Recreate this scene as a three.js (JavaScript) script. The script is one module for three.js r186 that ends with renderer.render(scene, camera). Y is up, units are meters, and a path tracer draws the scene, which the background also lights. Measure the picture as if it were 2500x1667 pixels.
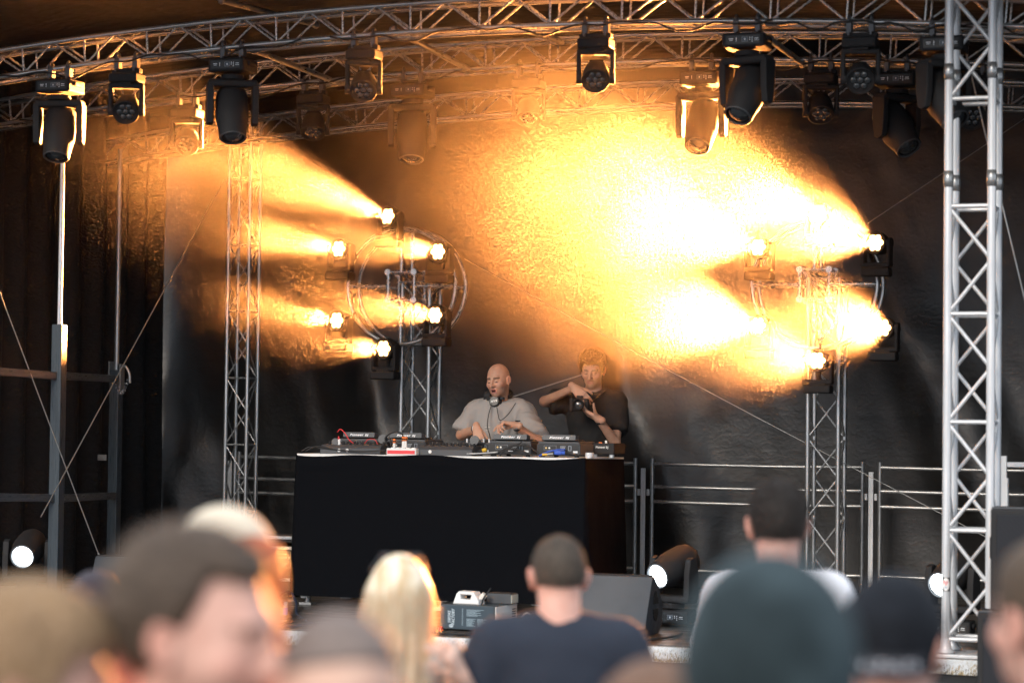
import * as THREE from 'three';
import { mergeGeometries, toCreasedNormals } from 'three/addons/utils/BufferGeometryUtils.js';
import { RoundedBoxGeometry } from 'three/addons/geometries/RoundedBoxGeometry.js';
import { ImprovedNoise } from 'three/addons/math/ImprovedNoise.js';

// ---------------------------------------------------------------- camera, sky, sun, exposure
const V = (x = 0, y = 0, z = 0) => new THREE.Vector3(x, y, z);
const scene = new THREE.Scene();
const camera = new THREE.PerspectiveCamera(16.08, 1024 / 682, 0.3, 900);
camera.filmGauge = 36;
const YAW = THREE.MathUtils.degToRad(19.5), PITCH = Math.atan(206.5 / 5903), ROLL = 0.012;
const EYE = V(5.856, 2.0, 15.11);
const cf = V(-Math.sin(YAW) * Math.cos(PITCH), Math.sin(PITCH), -Math.cos(YAW) * Math.cos(PITCH));
const rh = V(Math.cos(YAW), 0, -Math.sin(YAW));
const uh = rh.clone().cross(cf);
const cr = rh.clone().multiplyScalar(Math.cos(ROLL)).addScaledVector(uh, Math.sin(ROLL));
const cu = uh.clone().multiplyScalar(Math.cos(ROLL)).addScaledVector(rh, -Math.sin(ROLL));
camera.position.copy(EYE);
camera.setRotationFromMatrix(new THREE.Matrix4().makeBasis(cr, cu, cf.clone().negate()));
camera.focus = 16.9;
camera.userData.fStop = 1.9;
scene.add(camera);

const renderer = new THREE.WebGLRenderer({ antialias: true });
renderer.setSize(1024, 682);
renderer.toneMapping = THREE.LinearToneMapping;
renderer.toneMappingExposure = 1.75;
renderer.shadowMap.enabled = true;

{ // overcast evening sky: a little brighter overhead, the same all round
  const w = 128, h = 64, data = new Float32Array(w * h * 4);
  for (let j = 0; j < h; j++) for (let i = 0; i < w; i++) {
    const el = ((j + 0.5) / h - 0.5) * Math.PI, s = Math.max(0, Math.sin(el));
    const L = 0.8 + 0.3 * s, k = (j * w + i) * 4;
    data[k] = L * 0.90; data[k + 1] = L * 0.985; data[k + 2] = L * 1.1; data[k + 3] = 1;
  }
  const sky = new THREE.DataTexture(data, w, h, THREE.RGBAFormat, THREE.FloatType);
  sky.mapping = THREE.EquirectangularReflectionMapping;
  sky.magFilter = THREE.LinearFilter; sky.needsUpdate = true;
  scene.background = sky; scene.environment = sky;
}
const sun = new THREE.DirectionalLight(0xfff1e0, 1.5);
sun.name = 'sun';
sun.position.set(-6, 15, 38); sun.target.position.set(0, 0, 6);
sun.castShadow = true; sun.shadow.radius = 36; sun.shadow.mapSize.set(2048, 2048);
Object.assign(sun.shadow.camera, { left: -20, right: 20, top: 20, bottom: -20, far: 120 });
scene.add(sun, sun.target);

// ---------------------------------------------------------------- helpers
let seed = 20240607;
const rnd = (a = 0, b = 1) => { seed = (Math.imul(seed, 1664525) + 1013904223) >>> 0; return a + (b - a) * seed / 4294967296; };
const noise3 = new ImprovedNoise();
const fbm = (x, y, z, o = 4) => { let s = 0, a = 0.5; for (let i = 0; i < o; i++) { s += a * noise3.noise(x, y, z); x *= 2.03; y *= 2.03; z *= 2.03; a *= 0.5; } return s; };
const clamp = THREE.MathUtils.clamp, lerp = THREE.MathUtils.lerp, sstep = THREE.MathUtils.smoothstep, R = THREE.MathUtils.degToRad;
// a place in the stage seen along a sight line of the photograph (2500 px wide), at a given depth plane
const ray = (px, py) => cf.clone().addScaledVector(cr, (px - 1250) / 5903).addScaledVector(cu, -(py - 833.5) / 5903);
const at = (px, py, d) => EYE.clone().addScaledVector(ray(px, py), d);
const onZ = (px, py, z) => { const d = ray(px, py); return EYE.clone().addScaledVector(d, (z - EYE.z) / d.z); };
const onY = (px, py, y) => { const d = ray(px, py); return EYE.clone().addScaledVector(d, (y - EYE.y) / d.y); };

const taken = new Map();
const numbered = (n) => { const k = taken.get(n) ?? 0; taken.set(n, k + 1); return k ? n + '_' + String(k).padStart(3, '0') : n; };
const shade = (o) => { o.castShadow = true; o.receiveShadow = true; return o; };
function tag(o, label, category, group, kind) {
  if (label) o.userData.label = label;
  if (category) o.userData.category = category;
  if (group) o.userData.group = group;
  if (kind) o.userData.kind = kind;
  return o;
}
function thing(name, label, category, p = V(), turn = 0, group) {
  const o = new THREE.Group(); o.name = numbered(name); o.position.copy(p); o.rotation.y = turn;
  scene.add(o); return tag(o, label, category, group);
}
const merge = (g) => { if (!Array.isArray(g)) return g; if (g.length === 1) return g[0]; const flat = g.map((q) => { const n = q.index ? q.toNonIndexed() : q.clone(); for (const k of Object.keys(n.attributes)) if (!['position', 'normal', 'uv'].includes(k)) n.deleteAttribute(k); return n; }); return mergeGeometries(flat); };
function part(name, geo, m, parent, p, rot) {
  const o = shade(new THREE.Mesh(merge(geo), m)); o.name = parent ? name : numbered(name);
  if (p) o.position.copy(p); if (rot) o.rotation.set(...rot);
  (parent ?? scene).add(o); return o;
}
const single = (name, geo, m, label, category, p, rot, group) => tag(part(name, geo, m, null, p, rot), label, category, group);
const struct = (name, geo, m, p, rot) => tag(part(name, geo, m, null, p, rot), null, null, null, 'structure');

const box = (w, h, d, x = 0, y = 0, z = 0, r = 0) => { const s = Math.min(w, h, d); return (r ? new RoundedBoxGeometry(w, h, d, 2, Math.min(r, s * 0.49)) : new THREE.BoxGeometry(w, h, d)).translate(x, y, z); };
const UP = V(0, 1, 0);
function rod(a, b, r, n = 10, r2 = r, capped = true) { // a round bar from a to b
  const d = b.clone().sub(a), g = new THREE.CylinderGeometry(r2, r, d.length(), n, 1, !capped);
  return g.applyQuaternion(new THREE.Quaternion().setFromUnitVectors(UP, d.clone().normalize())).translate((a.x + b.x) / 2, (a.y + b.y) / 2, (a.z + b.z) / 2);
}
const cableGeo = (pts, r = 0.004, n = 40, k = 6) => new THREE.TubeGeometry(new THREE.CatmullRomCurve3(pts), n, r, k);
const lathe = (pts, n = 24) => new THREE.LatheGeometry(pts.map((p) => new THREE.Vector2(p[0], p[1])), n);
const extr = (pts, depth, bevel = 0, holes = []) => {
  const s = new THREE.Shape(pts.map((p) => new THREE.Vector2(p[0], p[1])));
  for (const h of holes) s.holes.push(new THREE.Path(h.map((p) => new THREE.Vector2(p[0], p[1]))));
  return new THREE.ExtrudeGeometry(s, { depth, bevelEnabled: bevel > 0, bevelThickness: bevel, bevelSize: bevel, bevelOffset: -bevel, bevelSegments: 2, curveSegments: 8 });
};
// unit bar along y, reused with a scale for braces
const UNIT_BAR = new THREE.CylinderGeometry(1, 1, 1, 8, 1, true);
function bar(name, a, b, r, m, parent) {
  const o = shade(new THREE.Mesh(UNIT_BAR, m)); o.name = name;
  const d = b.clone().sub(a); o.position.copy(a).add(b).multiplyScalar(0.5); o.scale.set(r, d.length(), r);
  o.quaternion.setFromUnitVectors(UP, d.normalize()); parent.add(o); return o;
}

// ---- materials and textures
function canvasTex(w, h, draw, srgb = true) {
  const c = document.createElement('canvas'); c.width = w; c.height = h; const g = c.getContext('2d'); draw(g, w, h);
  const t = new THREE.CanvasTexture(c); if (srgb) t.colorSpace = THREE.SRGBColorSpace; t.wrapS = t.wrapT = THREE.RepeatWrapping; return t;
}
function dataTex(n, fn, srgb = false) { // fn(u,v) -> grey 0..1 or [r,g,b]
  const d = new Uint8Array(n * n * 4);
  for (let j = 0; j < n; j++) for (let i = 0; i < n; i++) {
    const v = fn(i / n, j / n), k = (j * n + i) * 4, a = Array.isArray(v) ? v : [v, v, v];
    for (let c = 0; c < 3; c++) d[k + c] = clamp(a[c], 0, 1) * 255; d[k + 3] = 255;
  }
  const t = new THREE.DataTexture(d, n, n, THREE.RGBAFormat); t.wrapS = t.wrapT = THREE.RepeatWrapping;
  t.magFilter = THREE.LinearFilter; if (srgb) t.colorSpace = THREE.SRGBColorSpace; t.needsUpdate = true; return t;
}
const tile = (f) => (u, v) => { // blends a noise over its own edge so that it repeats
  const a = sstep(u, 0.85, 1), b = sstep(v, 0.85, 1), mix = (p, q, t) => (Array.isArray(p) ? p.map((x, i) => lerp(x, q[i], t)) : lerp(p, q, t));
  if (!a && !b) return f(u, v);
  return mix(mix(f(u, v), f(u - 1, v), a), mix(f(u, v - 1), f(u - 1, v - 1), a), b);
};
const std = (rgb, roughness = 0.6, metalness = 0, extra = {}) => new THREE.MeshStandardMaterial({ color: Array.isArray(rgb) ? new THREE.Color().setRGB(...rgb) : rgb, roughness, metalness, ...extra });
const phys = (rgb, roughness, metalness, extra = {}) => new THREE.MeshPhysicalMaterial({ color: new THREE.Color().setRGB(...rgb), roughness, metalness, ...extra });
const scuff = dataTex(256, tile((u, v) => 0.62 + 0.5 * fbm(u * 9, v * 9, 3.1) + 0.35 * Math.abs(fbm(u * 40, v * 4, 7.7))));
const grime = dataTex(256, tile((u, v) => { const n = 0.82 + 0.35 * fbm(u * 6, v * 6, 1.3) + 0.25 * fbm(u * 30, v * 30, 9.2); return [n, n, n * 0.99]; }));
const M = {
  alu: std([0.58, 0.59, 0.60], 0.42, 0.8, { roughnessMap: scuff, map: grime }),
  aluWhite: std([0.74, 0.76, 0.79], 0.5, 0.25, { roughnessMap: scuff, map: grime }),
  galv: std([0.40, 0.41, 0.42], 0.5, 0.7, { roughnessMap: scuff, map: grime }),
  steelGrey: std([0.045, 0.06, 0.075], 0.5, 0.1, { roughnessMap: scuff, map: grime }),
  black: std([0.0095, 0.0095, 0.011], 0.74),
  blackRough: std([0.016, 0.017, 0.019], 0.85),
  blackGloss: std([0.012, 0.012, 0.014], 0.22),
  darkGrey: std([0.05, 0.055, 0.062], 0.5),
  rubber: std([0.014, 0.014, 0.015], 0.7),
  white: std([0.75, 0.75, 0.74], 0.5),
  glassLens: phys([0.03, 0.035, 0.04], 0.06, 0, { clearcoat: 1, clearcoatRoughness: 0.04 }),
  red: std([0.55, 0.02, 0.025], 0.45),
  orange: std([0.75, 0.18, 0.03], 0.45),
  blue: std([0.02, 0.08, 0.45], 0.4),
  yellow: std([0.62, 0.38, 0.03], 0.45),
  chrome: std([0.7, 0.7, 0.72], 0.15, 1),
};
const DECK = 0.76;

// ---------------------------------------------------------------- the setting
{
  const asph = dataTex(256, tile((u, v) => { const n = 0.22 + 0.12 * fbm(u * 12, v * 12, 4) + 0.12 * fbm(u * 60, v * 60, 2); return [n, n, n]; }), true);
  const g = new THREE.PlaneGeometry(600, 600); g.rotateX(-Math.PI / 2);
  const uv = g.attributes.uv; for (let i = 0; i < uv.count; i++) uv.setXY(i, uv.getX(i) * 300, uv.getY(i) * 300);
  struct('ground', g, std([1, 1, 1], 0.9, 0, { map: asph }));
}
// stage deck: plywood panels in aluminium frames, chipped white paint along the front lip
const stage = tag(new THREE.Group(), null, null, null, 'structure'); stage.name = 'stage_floor'; scene.add(stage);
{
  const wood = dataTex(512, tile((u, v) => {
    const n = 0.30 + 0.10 * fbm(u * 4, v * 34, 1) + 0.10 * fbm(u * 16, v * 16, 5), w = sstep(fbm(u * 7, v * 9, 12), 0.12, 0.3) * 0.16;
    return [n + w, n * 0.96 + w, n * 0.9 + w];
  }), true);
  const ply = [0.8, 1, 0.9].map((k) => std([0.62 * k, 0.6 * k, 0.58 * k], 0.62, 0, { map: wood, roughnessMap: scuff }));
  let c = 0;
  for (let i = 0; i < 6; i++) for (let j = 0; j < 6; j++) {
    const g = box(1.985, 0.03, 0.985, 0, 0, 0, 0.004);
    part('deck_panel', g, ply[(c++ * 7 + j) % 3], stage, V(-4.8 + i * 2 + 0.4, DECK - 0.015, 1.28 - j));
  }
  const chip = canvasTex(2048, 64, (g, w, h) => {
    g.fillStyle = '#c9ced2'; g.fillRect(0, 0, w, h);
    for (let i = 0; i < 900; i++) { // chips down to bare, rusty edge, denser along the lower half
      const x = rnd(0, w), y = h * (1 - Math.pow(rnd(), 1.8)), s = rnd(1, 7) * (0.4 + y / h);
      g.fillStyle = ['#8d7a52', '#6f6049', '#3a3834', '#a89468'][Math.floor(rnd(0, 4))];
      g.beginPath(); g.ellipse(x, y, s * rnd(0.6, 2.4), s * 0.7, rnd(0, 3), 0, 7); g.fill();
    }
    for (let i = 0; i < 500; i++) { g.fillStyle = 'rgba(40,40,42,0.5)'; g.fillRect(rnd(0, w), rnd(0, h), rnd(1, 14), rnd(0.5, 1.6)); }
  });
  chip.repeat.set(3, 1);
  for (let i = 0; i < 6; i++) part('edge_rail', box(1.99, 0.085, 0.03, 0, 0, 0, 0.004), std([1, 1, 1], 0.55, 0, { map: chip }), stage, V(-4.8 + i * 2 + 0.4, DECK - 0.047, 1.79));
  part('frame_rail', box(12.1, 0.05, 0.04, 0.2, DECK - 0.115, 1.765), M.blackRough, stage);
  part('frame_strip', box(12.1, 0.012, 0.02, 0.2, DECK - 0.15, 1.79), M.aluWhite, stage);
  part('skirt', box(12, 0.6, 0.01, 0.2, 0.3, 1.70), M.blackRough, stage);
}
// stage crash rail in front of the skirt
{
  const t = thing('crowd_rail', 'low galvanised pipe rail below the stage lip, in front of the black skirt', 'rail', V(0.2, 0, 2.25));
  part('top_bar', rod(V(-6, 0.43, 0), V(6, 0.43, 0), 0.03, 12), M.galv, t);
  for (const x of [-5.5, -3.5, -1.5, 0.6, 2.5, 4.5]) part('leg', rod(V(x, 0, 0), V(x, 0.43, 0), 0.025, 10), M.galv, t);
}
// roof canopy and dark side and back sheets of the stage
const tarpBump = dataTex(512, tile((u, v) => { const r = (a, b, z) => Math.pow(clamp(1 - 3.2 * Math.abs(fbm(u * a, v * b, z, 3)), 0, 1), 2); return 0.25 + 0.3 * r(14, 20, 2) + 0.3 * r(34, 40, 6) + 0.25 * fbm(u * 5, v * 6, 8); }));
const tarpRough = dataTex(256, tile((u, v) => 0.8 + 0.22 * fbm(u * 10, v * 10, 21)));
const mTarp = std([0.012, 0.0115, 0.0115], 0.46, 0, { bumpMap: tarpBump, bumpScale: 0.0017, roughnessMap: tarpRough });
const mCurtain = std([0.0065, 0.0065, 0.007], 0.85, 0, { bumpMap: tarpBump, bumpScale: 0.01 });
const mRoof = std([0.02, 0.02, 0.023], 0.8, 0, { bumpMap: tarpBump, bumpScale: 0.02 });
function sheet(name, label, cat, o, e1, e2, nx, ny, disp, m, uvs = 1) { // a hanging cloth: o + s*e1 + t*e2, moved along its normal
  const n = e1.clone().cross(e2).normalize(), g = new THREE.PlaneGeometry(1, 1, nx, ny), p = g.attributes.position, uv = g.attributes.uv, L1 = e1.length(), L2 = e2.length();
  for (let i = 0; i < p.count; i++) {
    const s = uv.getX(i), t = uv.getY(i), q = o.clone().addScaledVector(e1, s).addScaledVector(e2, t).addScaledVector(n, disp(s * L1, t * L2));
    p.setXYZ(i, q.x, q.y, q.z); uv.setXY(i, s * L1 * uvs, t * L2 * uvs);
  }
  g.computeVertexNormals();
  const back = g.clone(); { const bp = back.attributes.position; for (let i = 0; i < bp.count; i++) bp.setXYZ(i, bp.getX(i) - n.x * 0.004, bp.getY(i) - n.y * 0.004, bp.getZ(i) - n.z * 0.004); }
  m.side = THREE.DoubleSide;
  return single(name, [g, back], m, label, cat);
}
const folds = (s, t, k) => { // diagonal drags and vertical folds of a heavy tarpaulin
  const w = s + 0.35 * t + 0.4 * fbm(s * 0.5, t * 0.4, k), r1 = Math.pow(0.5 + 0.5 * Math.sin(w * 2.7 + 1.3 * fbm(s * 0.7, t * 0.3, k + 4)), 5);
  return 0.15 * r1 * sstep(3.3 - t, 0.0, 2.4) + 0.07 * fbm(s * 0.9 + t * 0.25, t * 0.3, k + 1) + 0.006 * fbm(s * 3, t * 2.2, k + 2);
};
sheet('tarpaulin_backdrop', 'creased black tarpaulin hung across the rear of the stage', 'tarpaulin', V(-4.1, DECK - 0.1, -3.15), V(9.6, 0, 0), V(0, 4.5, 0), 250, 110, (s, t) => folds(s, t, 3), mTarp, 0.45);
sheet('side_curtain', 'black curtain in vertical folds behind the grey steel frame', 'curtain', V(-3.75, DECK - 0.2, 2.6), V(0.05, 0, -5.6), V(0, 4.6, 0), 190, 24, (s, t) => 0.05 * Math.sin(s * 17 + 2 * fbm(s * 1.1, t * 0.2, 5)) + 0.05 * fbm(s * 1.2, t * 0.3, 9), mCurtain, 0.5);
sheet('side_tarpaulin', 'black tarpaulin closing the wing beside the white speaker tower', 'tarpaulin', V(5.4, DECK - 0.2, -3.2), V(0.0, 0, 4.6), V(0, 4.6, 0), 80, 30, (s, t) => folds(s, t, 31) * 0.8, mTarp, 0.45);
const ARC = (x) => -0.0143 * (x - 0.95) * (x - 0.95);
{ // vaulted canopy, following the arched trusses
  const g = new THREE.PlaneGeometry(10.6, 7.2, 80, 50); g.rotateX(-Math.PI / 2); const p = g.attributes.position;
  for (let i = 0; i < p.count; i++) { const x = p.getX(i) + 0.8, z = p.getZ(i) + 0.05; p.setXYZ(i, x, 4.86 + ARC(x) * 1.0 + 0.03 * fbm(x * 0.9, z * 1.4, 4) + 0.05 * sstep(Math.abs((z + 10.35) % 1.7 - 0.85), 0, 0.85), z); }
  g.computeVertexNormals(); const b = g.clone().translate(0, 0.006, 0); mRoof.side = THREE.DoubleSide;
  single('roof_canopy', [g, b], mRoof, 'dark canopy stretched over the arched stage trusses', 'canopy');
}

// ---------------------------------------------------------------- trusses
// a box truss: chords at the four corners of a square run along a path, zigzag braces in all four faces
function truss(t, path, s, rc, rb, m, opt = {}) { // path: list of {c, a, b}: centre and the two unit axes across
  const corner = (q, i, j) => q.c.clone().addScaledVector(q.a, i * s / 2).addScaledVector(q.b, j * s / 2);
  const quad = [[-1, 1], [1, 1], [1, -1], [-1, -1]];
  for (const [i, j] of quad) {
    const pts = path.map((q) => corner(q, i, j));
    part('chord', opt.curved ? new THREE.TubeGeometry(new THREE.CatmullRomCurve3(pts), path.length * 2, rc, 10) : rod(pts[0], pts.at(-1), rc, 14), m, t);
  }
  const skip = opt.skip ?? (() => false);
  for (let k = 0; k + 1 < path.length; k++) {
    if (skip(k)) continue;
    const a = path[k], b = path[k + 1];
    for (let f = 0; f < 4; f++) {
      const A = quad[f], B = quad[(f + 1) % 4], flip = (k + (f === 1 ? 1 : 0)) % 2;
      if (opt.faces && !opt.faces.includes(f)) continue;
      bar('brace', corner(a, ...(flip ? B : A)), corner(b, ...(flip ? A : B)), rb, m, t);
    }
  }
  for (const k of opt.rungs ?? []) for (let f = 0; f < 4; f++) bar('rung', corner(path[k], ...quad[f]), corner(path[k], ...quad[(f + 1) % 4]), opt.rr ?? rb, m, t);
  if (opt.verticals) for (let k = 0; k < path.length; k += 2) for (const [A, B] of [[quad[0], quad[3]], [quad[1], quad[2]]]) bar('strut', corner(path[k], ...A), corner(path[k], ...B), rb, m, t);
}
const AX = V(1, 0, 0), AZ = V(0, 0, 1);
const column = (n, step, y0 = 0) => Array.from({ length: n + 1 }, (_, i) => ({ c: V(0, y0 + i * step, 0), a: AX, b: AZ }));
{ // three arched roof trusses
  const rows = [[1.34, 4.50, 'nearest of three arched aluminium roof trusses, along the front of the canopy'], [0.0, 4.47, 'middle one of three arched aluminium roof trusses, above the mixing desk'], [-2.05, 4.46, 'rearmost arched aluminium roof truss, above the two lamp rings']];
  rows.forEach(([z, y, label], r) => {
    const t = thing('roof_truss', label, 'truss', V(0, 0, 0), 0, 'arched roof trusses'), path = [];
    const n = 42, x0 = -4.2, x1 = 5.3;
    for (let i = 0; i <= n; i++) { const x = lerp(x0, x1, i / n); const sl = -0.0286 * (x - 0.95); path.push({ c: V(x, y + 0.0 + ARC(x), z), a: AZ.clone().negate(), b: V(-sl, 1, 0).normalize() }); }
    truss(t, path, 0.175, 0.017, 0.0075, M.alu, { curved: true, verticals: true });
  });
}
// slim aluminium tower behind the left end of the desk
{
  const t = thing('lattice_tower', 'slim aluminium lattice tower left of the black desk, partly veiled by orange beams', 'tower', V(-2.515, DECK, -2.15));
  truss(t, column(14, 0.262, 0.02), 0.182, 0.0165, 0.007, M.alu, { rungs: [0, 2, 4, 6, 8, 10, 12, 14] });
  part('base_plate', box(0.3, 0.015, 0.3, 0, 0.0075, 0, 0.004), M.alu, t);
}
// sturdy white-bright tower at the front right corner
{
  const p = onZ(2372, 1586, 1.62);
  const t = thing('lattice_tower', 'thick bright lattice tower at the right front corner of the stage, with a heart sticker', 'tower', V(p.x, DECK, 1.62));
  const n = 12;
  truss(t, column(14, 0.298, 0.10), 0.238, 0.0245, 0.0115, M.aluWhite, { skip: (k) => k === 9 || k === 8, rungs: [0, 2, 4, 6, 8, 10, 12, 14], rr: 0.0125 });
  part('base_plate', box(0.36, 0.02, 0.36, 0, 0.01, 0, 0.004), M.aluWhite, t);
  for (const [i, j] of [[-1, 1], [1, 1], [1, -1], [-1, -1]]) {
    part('foot', lathe([[0, 0.02], [0.05, 0.02], [0.05, 0.035], [0.03, 0.05], [0.026, 0.1], [0, 0.1]], 14), M.aluWhite, t, V(i * 0.119, 0, j * 0.119));
    for (const y of [2.484, 3.08]) part('coupler', lathe([[0, -0.045], [0.026, -0.045], [0.0295, -0.01], [0.0295, 0.01], [0.026, 0.045], [0, 0.045]], 14), M.galv, t, V(i * 0.119, y + 0.15, j * 0.119));
  }
  const heart = canvasTex(128, 192, (g) => {
    g.fillStyle = '#e9e6e4'; g.beginPath(); g.ellipse(64, 96, 58, 90, 0, 0, 7); g.fill();
    g.fillStyle = '#cf3a3c'; g.beginPath(); g.moveTo(64, 110); g.bezierCurveTo(0, 70, 20, 26, 64, 56); g.bezierCurveTo(108, 26, 128, 70, 64, 110); g.fill();
    g.strokeStyle = '#e9e6e4'; g.lineWidth = 7; for (const y of [58, 74, 90]) { g.beginPath(); g.moveTo(18, y + 6); g.lineTo(110, y - 4); g.stroke(); }
    g.strokeStyle = '#57789c'; g.lineWidth = 6; g.beginPath(); g.moveTo(52, 120); g.lineTo(44, 164); g.moveTo(64, 120); g.lineTo(76, 160); g.moveTo(40, 140); g.lineTo(88, 134); g.stroke();
  });
  const st = new THREE.CylinderGeometry(0.0252, 0.0252, 0.075, 20, 1, true, 0.1 - 0.95, 1.9);
  part('sticker', st, std([1, 1, 1], 0.5, 0, { map: heart }), t, V(-0.119, 0.40, 0.119));
}

// ---------------------------------------------------------------- stage lights
const LENS_R = 0.021;
const hexPos = [[0, 0], ...Array.from({ length: 6 }, (_, i) => [Math.cos(i * Math.PI / 3), Math.sin(i * Math.PI / 3)])];
const lensGeo = lathe([[0, 0.010], [0.010, 0.0085], [0.017, 0.005], [LENS_R, 0], [LENS_R, -0.006]], 18).rotateX(Math.PI / 2);
const mLampOn = std([0.9, 0.5, 0.2], 0.3, 0, { emissive: new THREE.Color().setRGB(1, 0.45, 0.14), emissiveIntensity: 14 });
const mSpotOn = std([0.9, 0.95, 1], 0.3, 0, { emissive: new THREE.Color().setRGB(0.86, 0.95, 1), emissiveIntensity: 9 });
const headShell = (() => { // short round wash head, face towards +z
  const g = lathe([[0, -0.105], [0.05, -0.105], [0.068, -0.095], [0.076, -0.06], [0.082, -0.02], [0.084, 0.02], [0.084, 0.032], [0.076, 0.036], [0.072, 0.026], [0, 0.024]], 28).rotateX(Math.PI / 2);
  const fins = []; for (let i = 0; i < 7; i++) fins.push(box(0.12 - Math.abs(i - 3) * 0.012, 0.004, 0.03, 0, -0.045 + i * 0.015, -0.115));
  return merge([g, ...fins]);
})();
const washYoke = (() => {
  const g = [box(0.22, 0.035, 0.075, 0, -0.155, 0, 0.012)];
  for (const s of [-1, 1]) g.push(box(0.026, 0.19, 0.07, s * 0.1, -0.075, 0, 0.011), new THREE.CylinderGeometry(0.036, 0.036, 0.03, 18).rotateZ(Math.PI / 2).translate(s * 0.099, 0, 0));
  return merge(g);
})();
const washBase = merge([box(0.2, 0.062, 0.14, 0, -0.205, 0, 0.014), box(0.11, 0.02, 0.1, 0, -0.17, 0, 0.006)]);
// parts of a wash light: base and yoke upright in the thing's frame (base down), head turned to `dir` (in the thing's frame)
function washLight(t, dir, on, hang) {
  const q = new THREE.Quaternion(); if (hang) q.setFromAxisAngle(AZ, Math.PI);
  const d = dir.clone().applyQuaternion(q.clone().invert());
  const pan = Math.atan2(d.x, d.z);
  const put = (o, parent = t) => { parent.add(o); return o; };
  const add = (name, g, m, quat) => { const o = shade(new THREE.Mesh(g, m)); o.name = name; o.quaternion.copy(quat); return put(o); };
  const qp = q.clone().multiply(new THREE.Quaternion().setFromAxisAngle(UP, pan));
  add('base', washBase, M.black, q); add('yoke', washYoke, M.black, qp);
  const head = add('head', headShell, M.black, new THREE.Quaternion().setFromRotationMatrix(new THREE.Matrix4().lookAt(dir, V(), UP)));
  for (const [x, y] of hexPos) { const l = shade(new THREE.Mesh(lensGeo, on ?? M.glassLens)); l.name = 'lens'; l.position.set(x * 0.0405, y * 0.0405, 0.026); head.add(l); }
  return head;
}
// ---- the two lamp rings on their towers
const ORANGE = new THREE.Color().setRGB(1, 0.33, 0.07);
function ringRig(px, py, R0, where, faces, beams, I, angle) {
  const c = onZ(px, py, -2.15);
  const tower = thing('lattice_tower', `aluminium lattice tower carrying the round lamp frame ${where}`, 'tower', V(c.x + (px < 1250 ? 0.085 : 0.05), DECK, -2.27));
  truss(tower, column(8, 0.29, 0.02), 0.225, 0.0185, 0.008, M.alu, { rungs: [0, 8] });
  part('base_plate', box(0.5, 0.015, 0.5, 0, 0.0075, 0, 0.004), M.alu, tower);
  const ring = thing('lamp_ring', `round aluminium lamp frame ${where}, six lamps on its hoop`, 'ring', c);
  for (const z of [0.09, -0.13]) {
    part('hoop', new THREE.TorusGeometry(R0, 0.0165, 12, 64), M.alu, ring, V(0, 0, z));
    const b = 0.108;
    for (const [x, y] of [[-b, -b], [b, -b], [b, b], [-b, b]]) part('node', new THREE.CylinderGeometry(0.024, 0.024, 0.045, 16).rotateX(Math.PI / 2), M.alu, ring, V(x, y, z));
    for (const [a, e] of [[V(-b, b, z), V(b, b, z)], [V(b, b, z), V(b, -b, z)], [V(b, -b, z), V(-b, -b, z)], [V(-b, -b, z), V(-b, b, z)], [V(-R0, 0, z), V(-b, 0, z)], [V(b, 0, z), V(R0, 0, z)], [V(0, b, z), V(0, R0, z)], [V(0, -R0, z), V(0, -b, z)]]) part('spoke', rod(a, e, 0.0155, 10), M.alu, ring);
    bar('brace', V(-b * 0.7, b, z - 0.01), V(b, -b * 0.8, z - 0.01), 0.007, M.alu, ring);
  }
  for (const [x, y] of [[-0.108, -0.108], [0.108, -0.108], [0.108, 0.108], [-0.108, 0.108]]) part('tie', rod(V(x, y, 0.09), V(x, y, -0.13), 0.013, 8), M.alu, ring);
  const places = ['lower left', 'upper left', 'top', 'upper right', 'lower right', 'bottom'];
  faces.forEach(([fx, fy], i) => {
    const f = onZ(fx, fy, -1.86), d = beams[i].clone().normalize(), p = f.clone().addScaledVector(d, -0.035);
    const t = thing('wash_light', `lit orange seven-lens wash light at the ${places[i]} of the lamp frame ${where}`, 'stage light', p, 0, 'glowing wash lights');
    const out = V(f.x - c.x, f.y - c.y, 0).normalize();
    washLight(t, d, mLampOn, false);
    // clamp arm back to the hoop
    const hoopAt = c.clone().addScaledVector(out, R0).add(V(0, 0, 0.09)).sub(p), under = V(0, -0.22, 0);
    part('clamp_arm', [rod(under, hoopAt, 0.014, 8), new THREE.TorusGeometry(0.022, 0.008, 8, 16).rotateY(Math.PI / 2).translate(hoopAt.x, hoopAt.y, hoopAt.z)], M.black, t);
    const s = new THREE.SpotLight(ORANGE, I[i] ?? I, 0, angle[i] ?? angle, 1, 2);
    s.name = 'wash_beam'; s.position.copy(d).multiplyScalar(0.05); s.target.position.copy(d).multiplyScalar(3); s.castShadow = true; s.shadow.radius = 3;
    t.add(s, s.target);
  });
}
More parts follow.
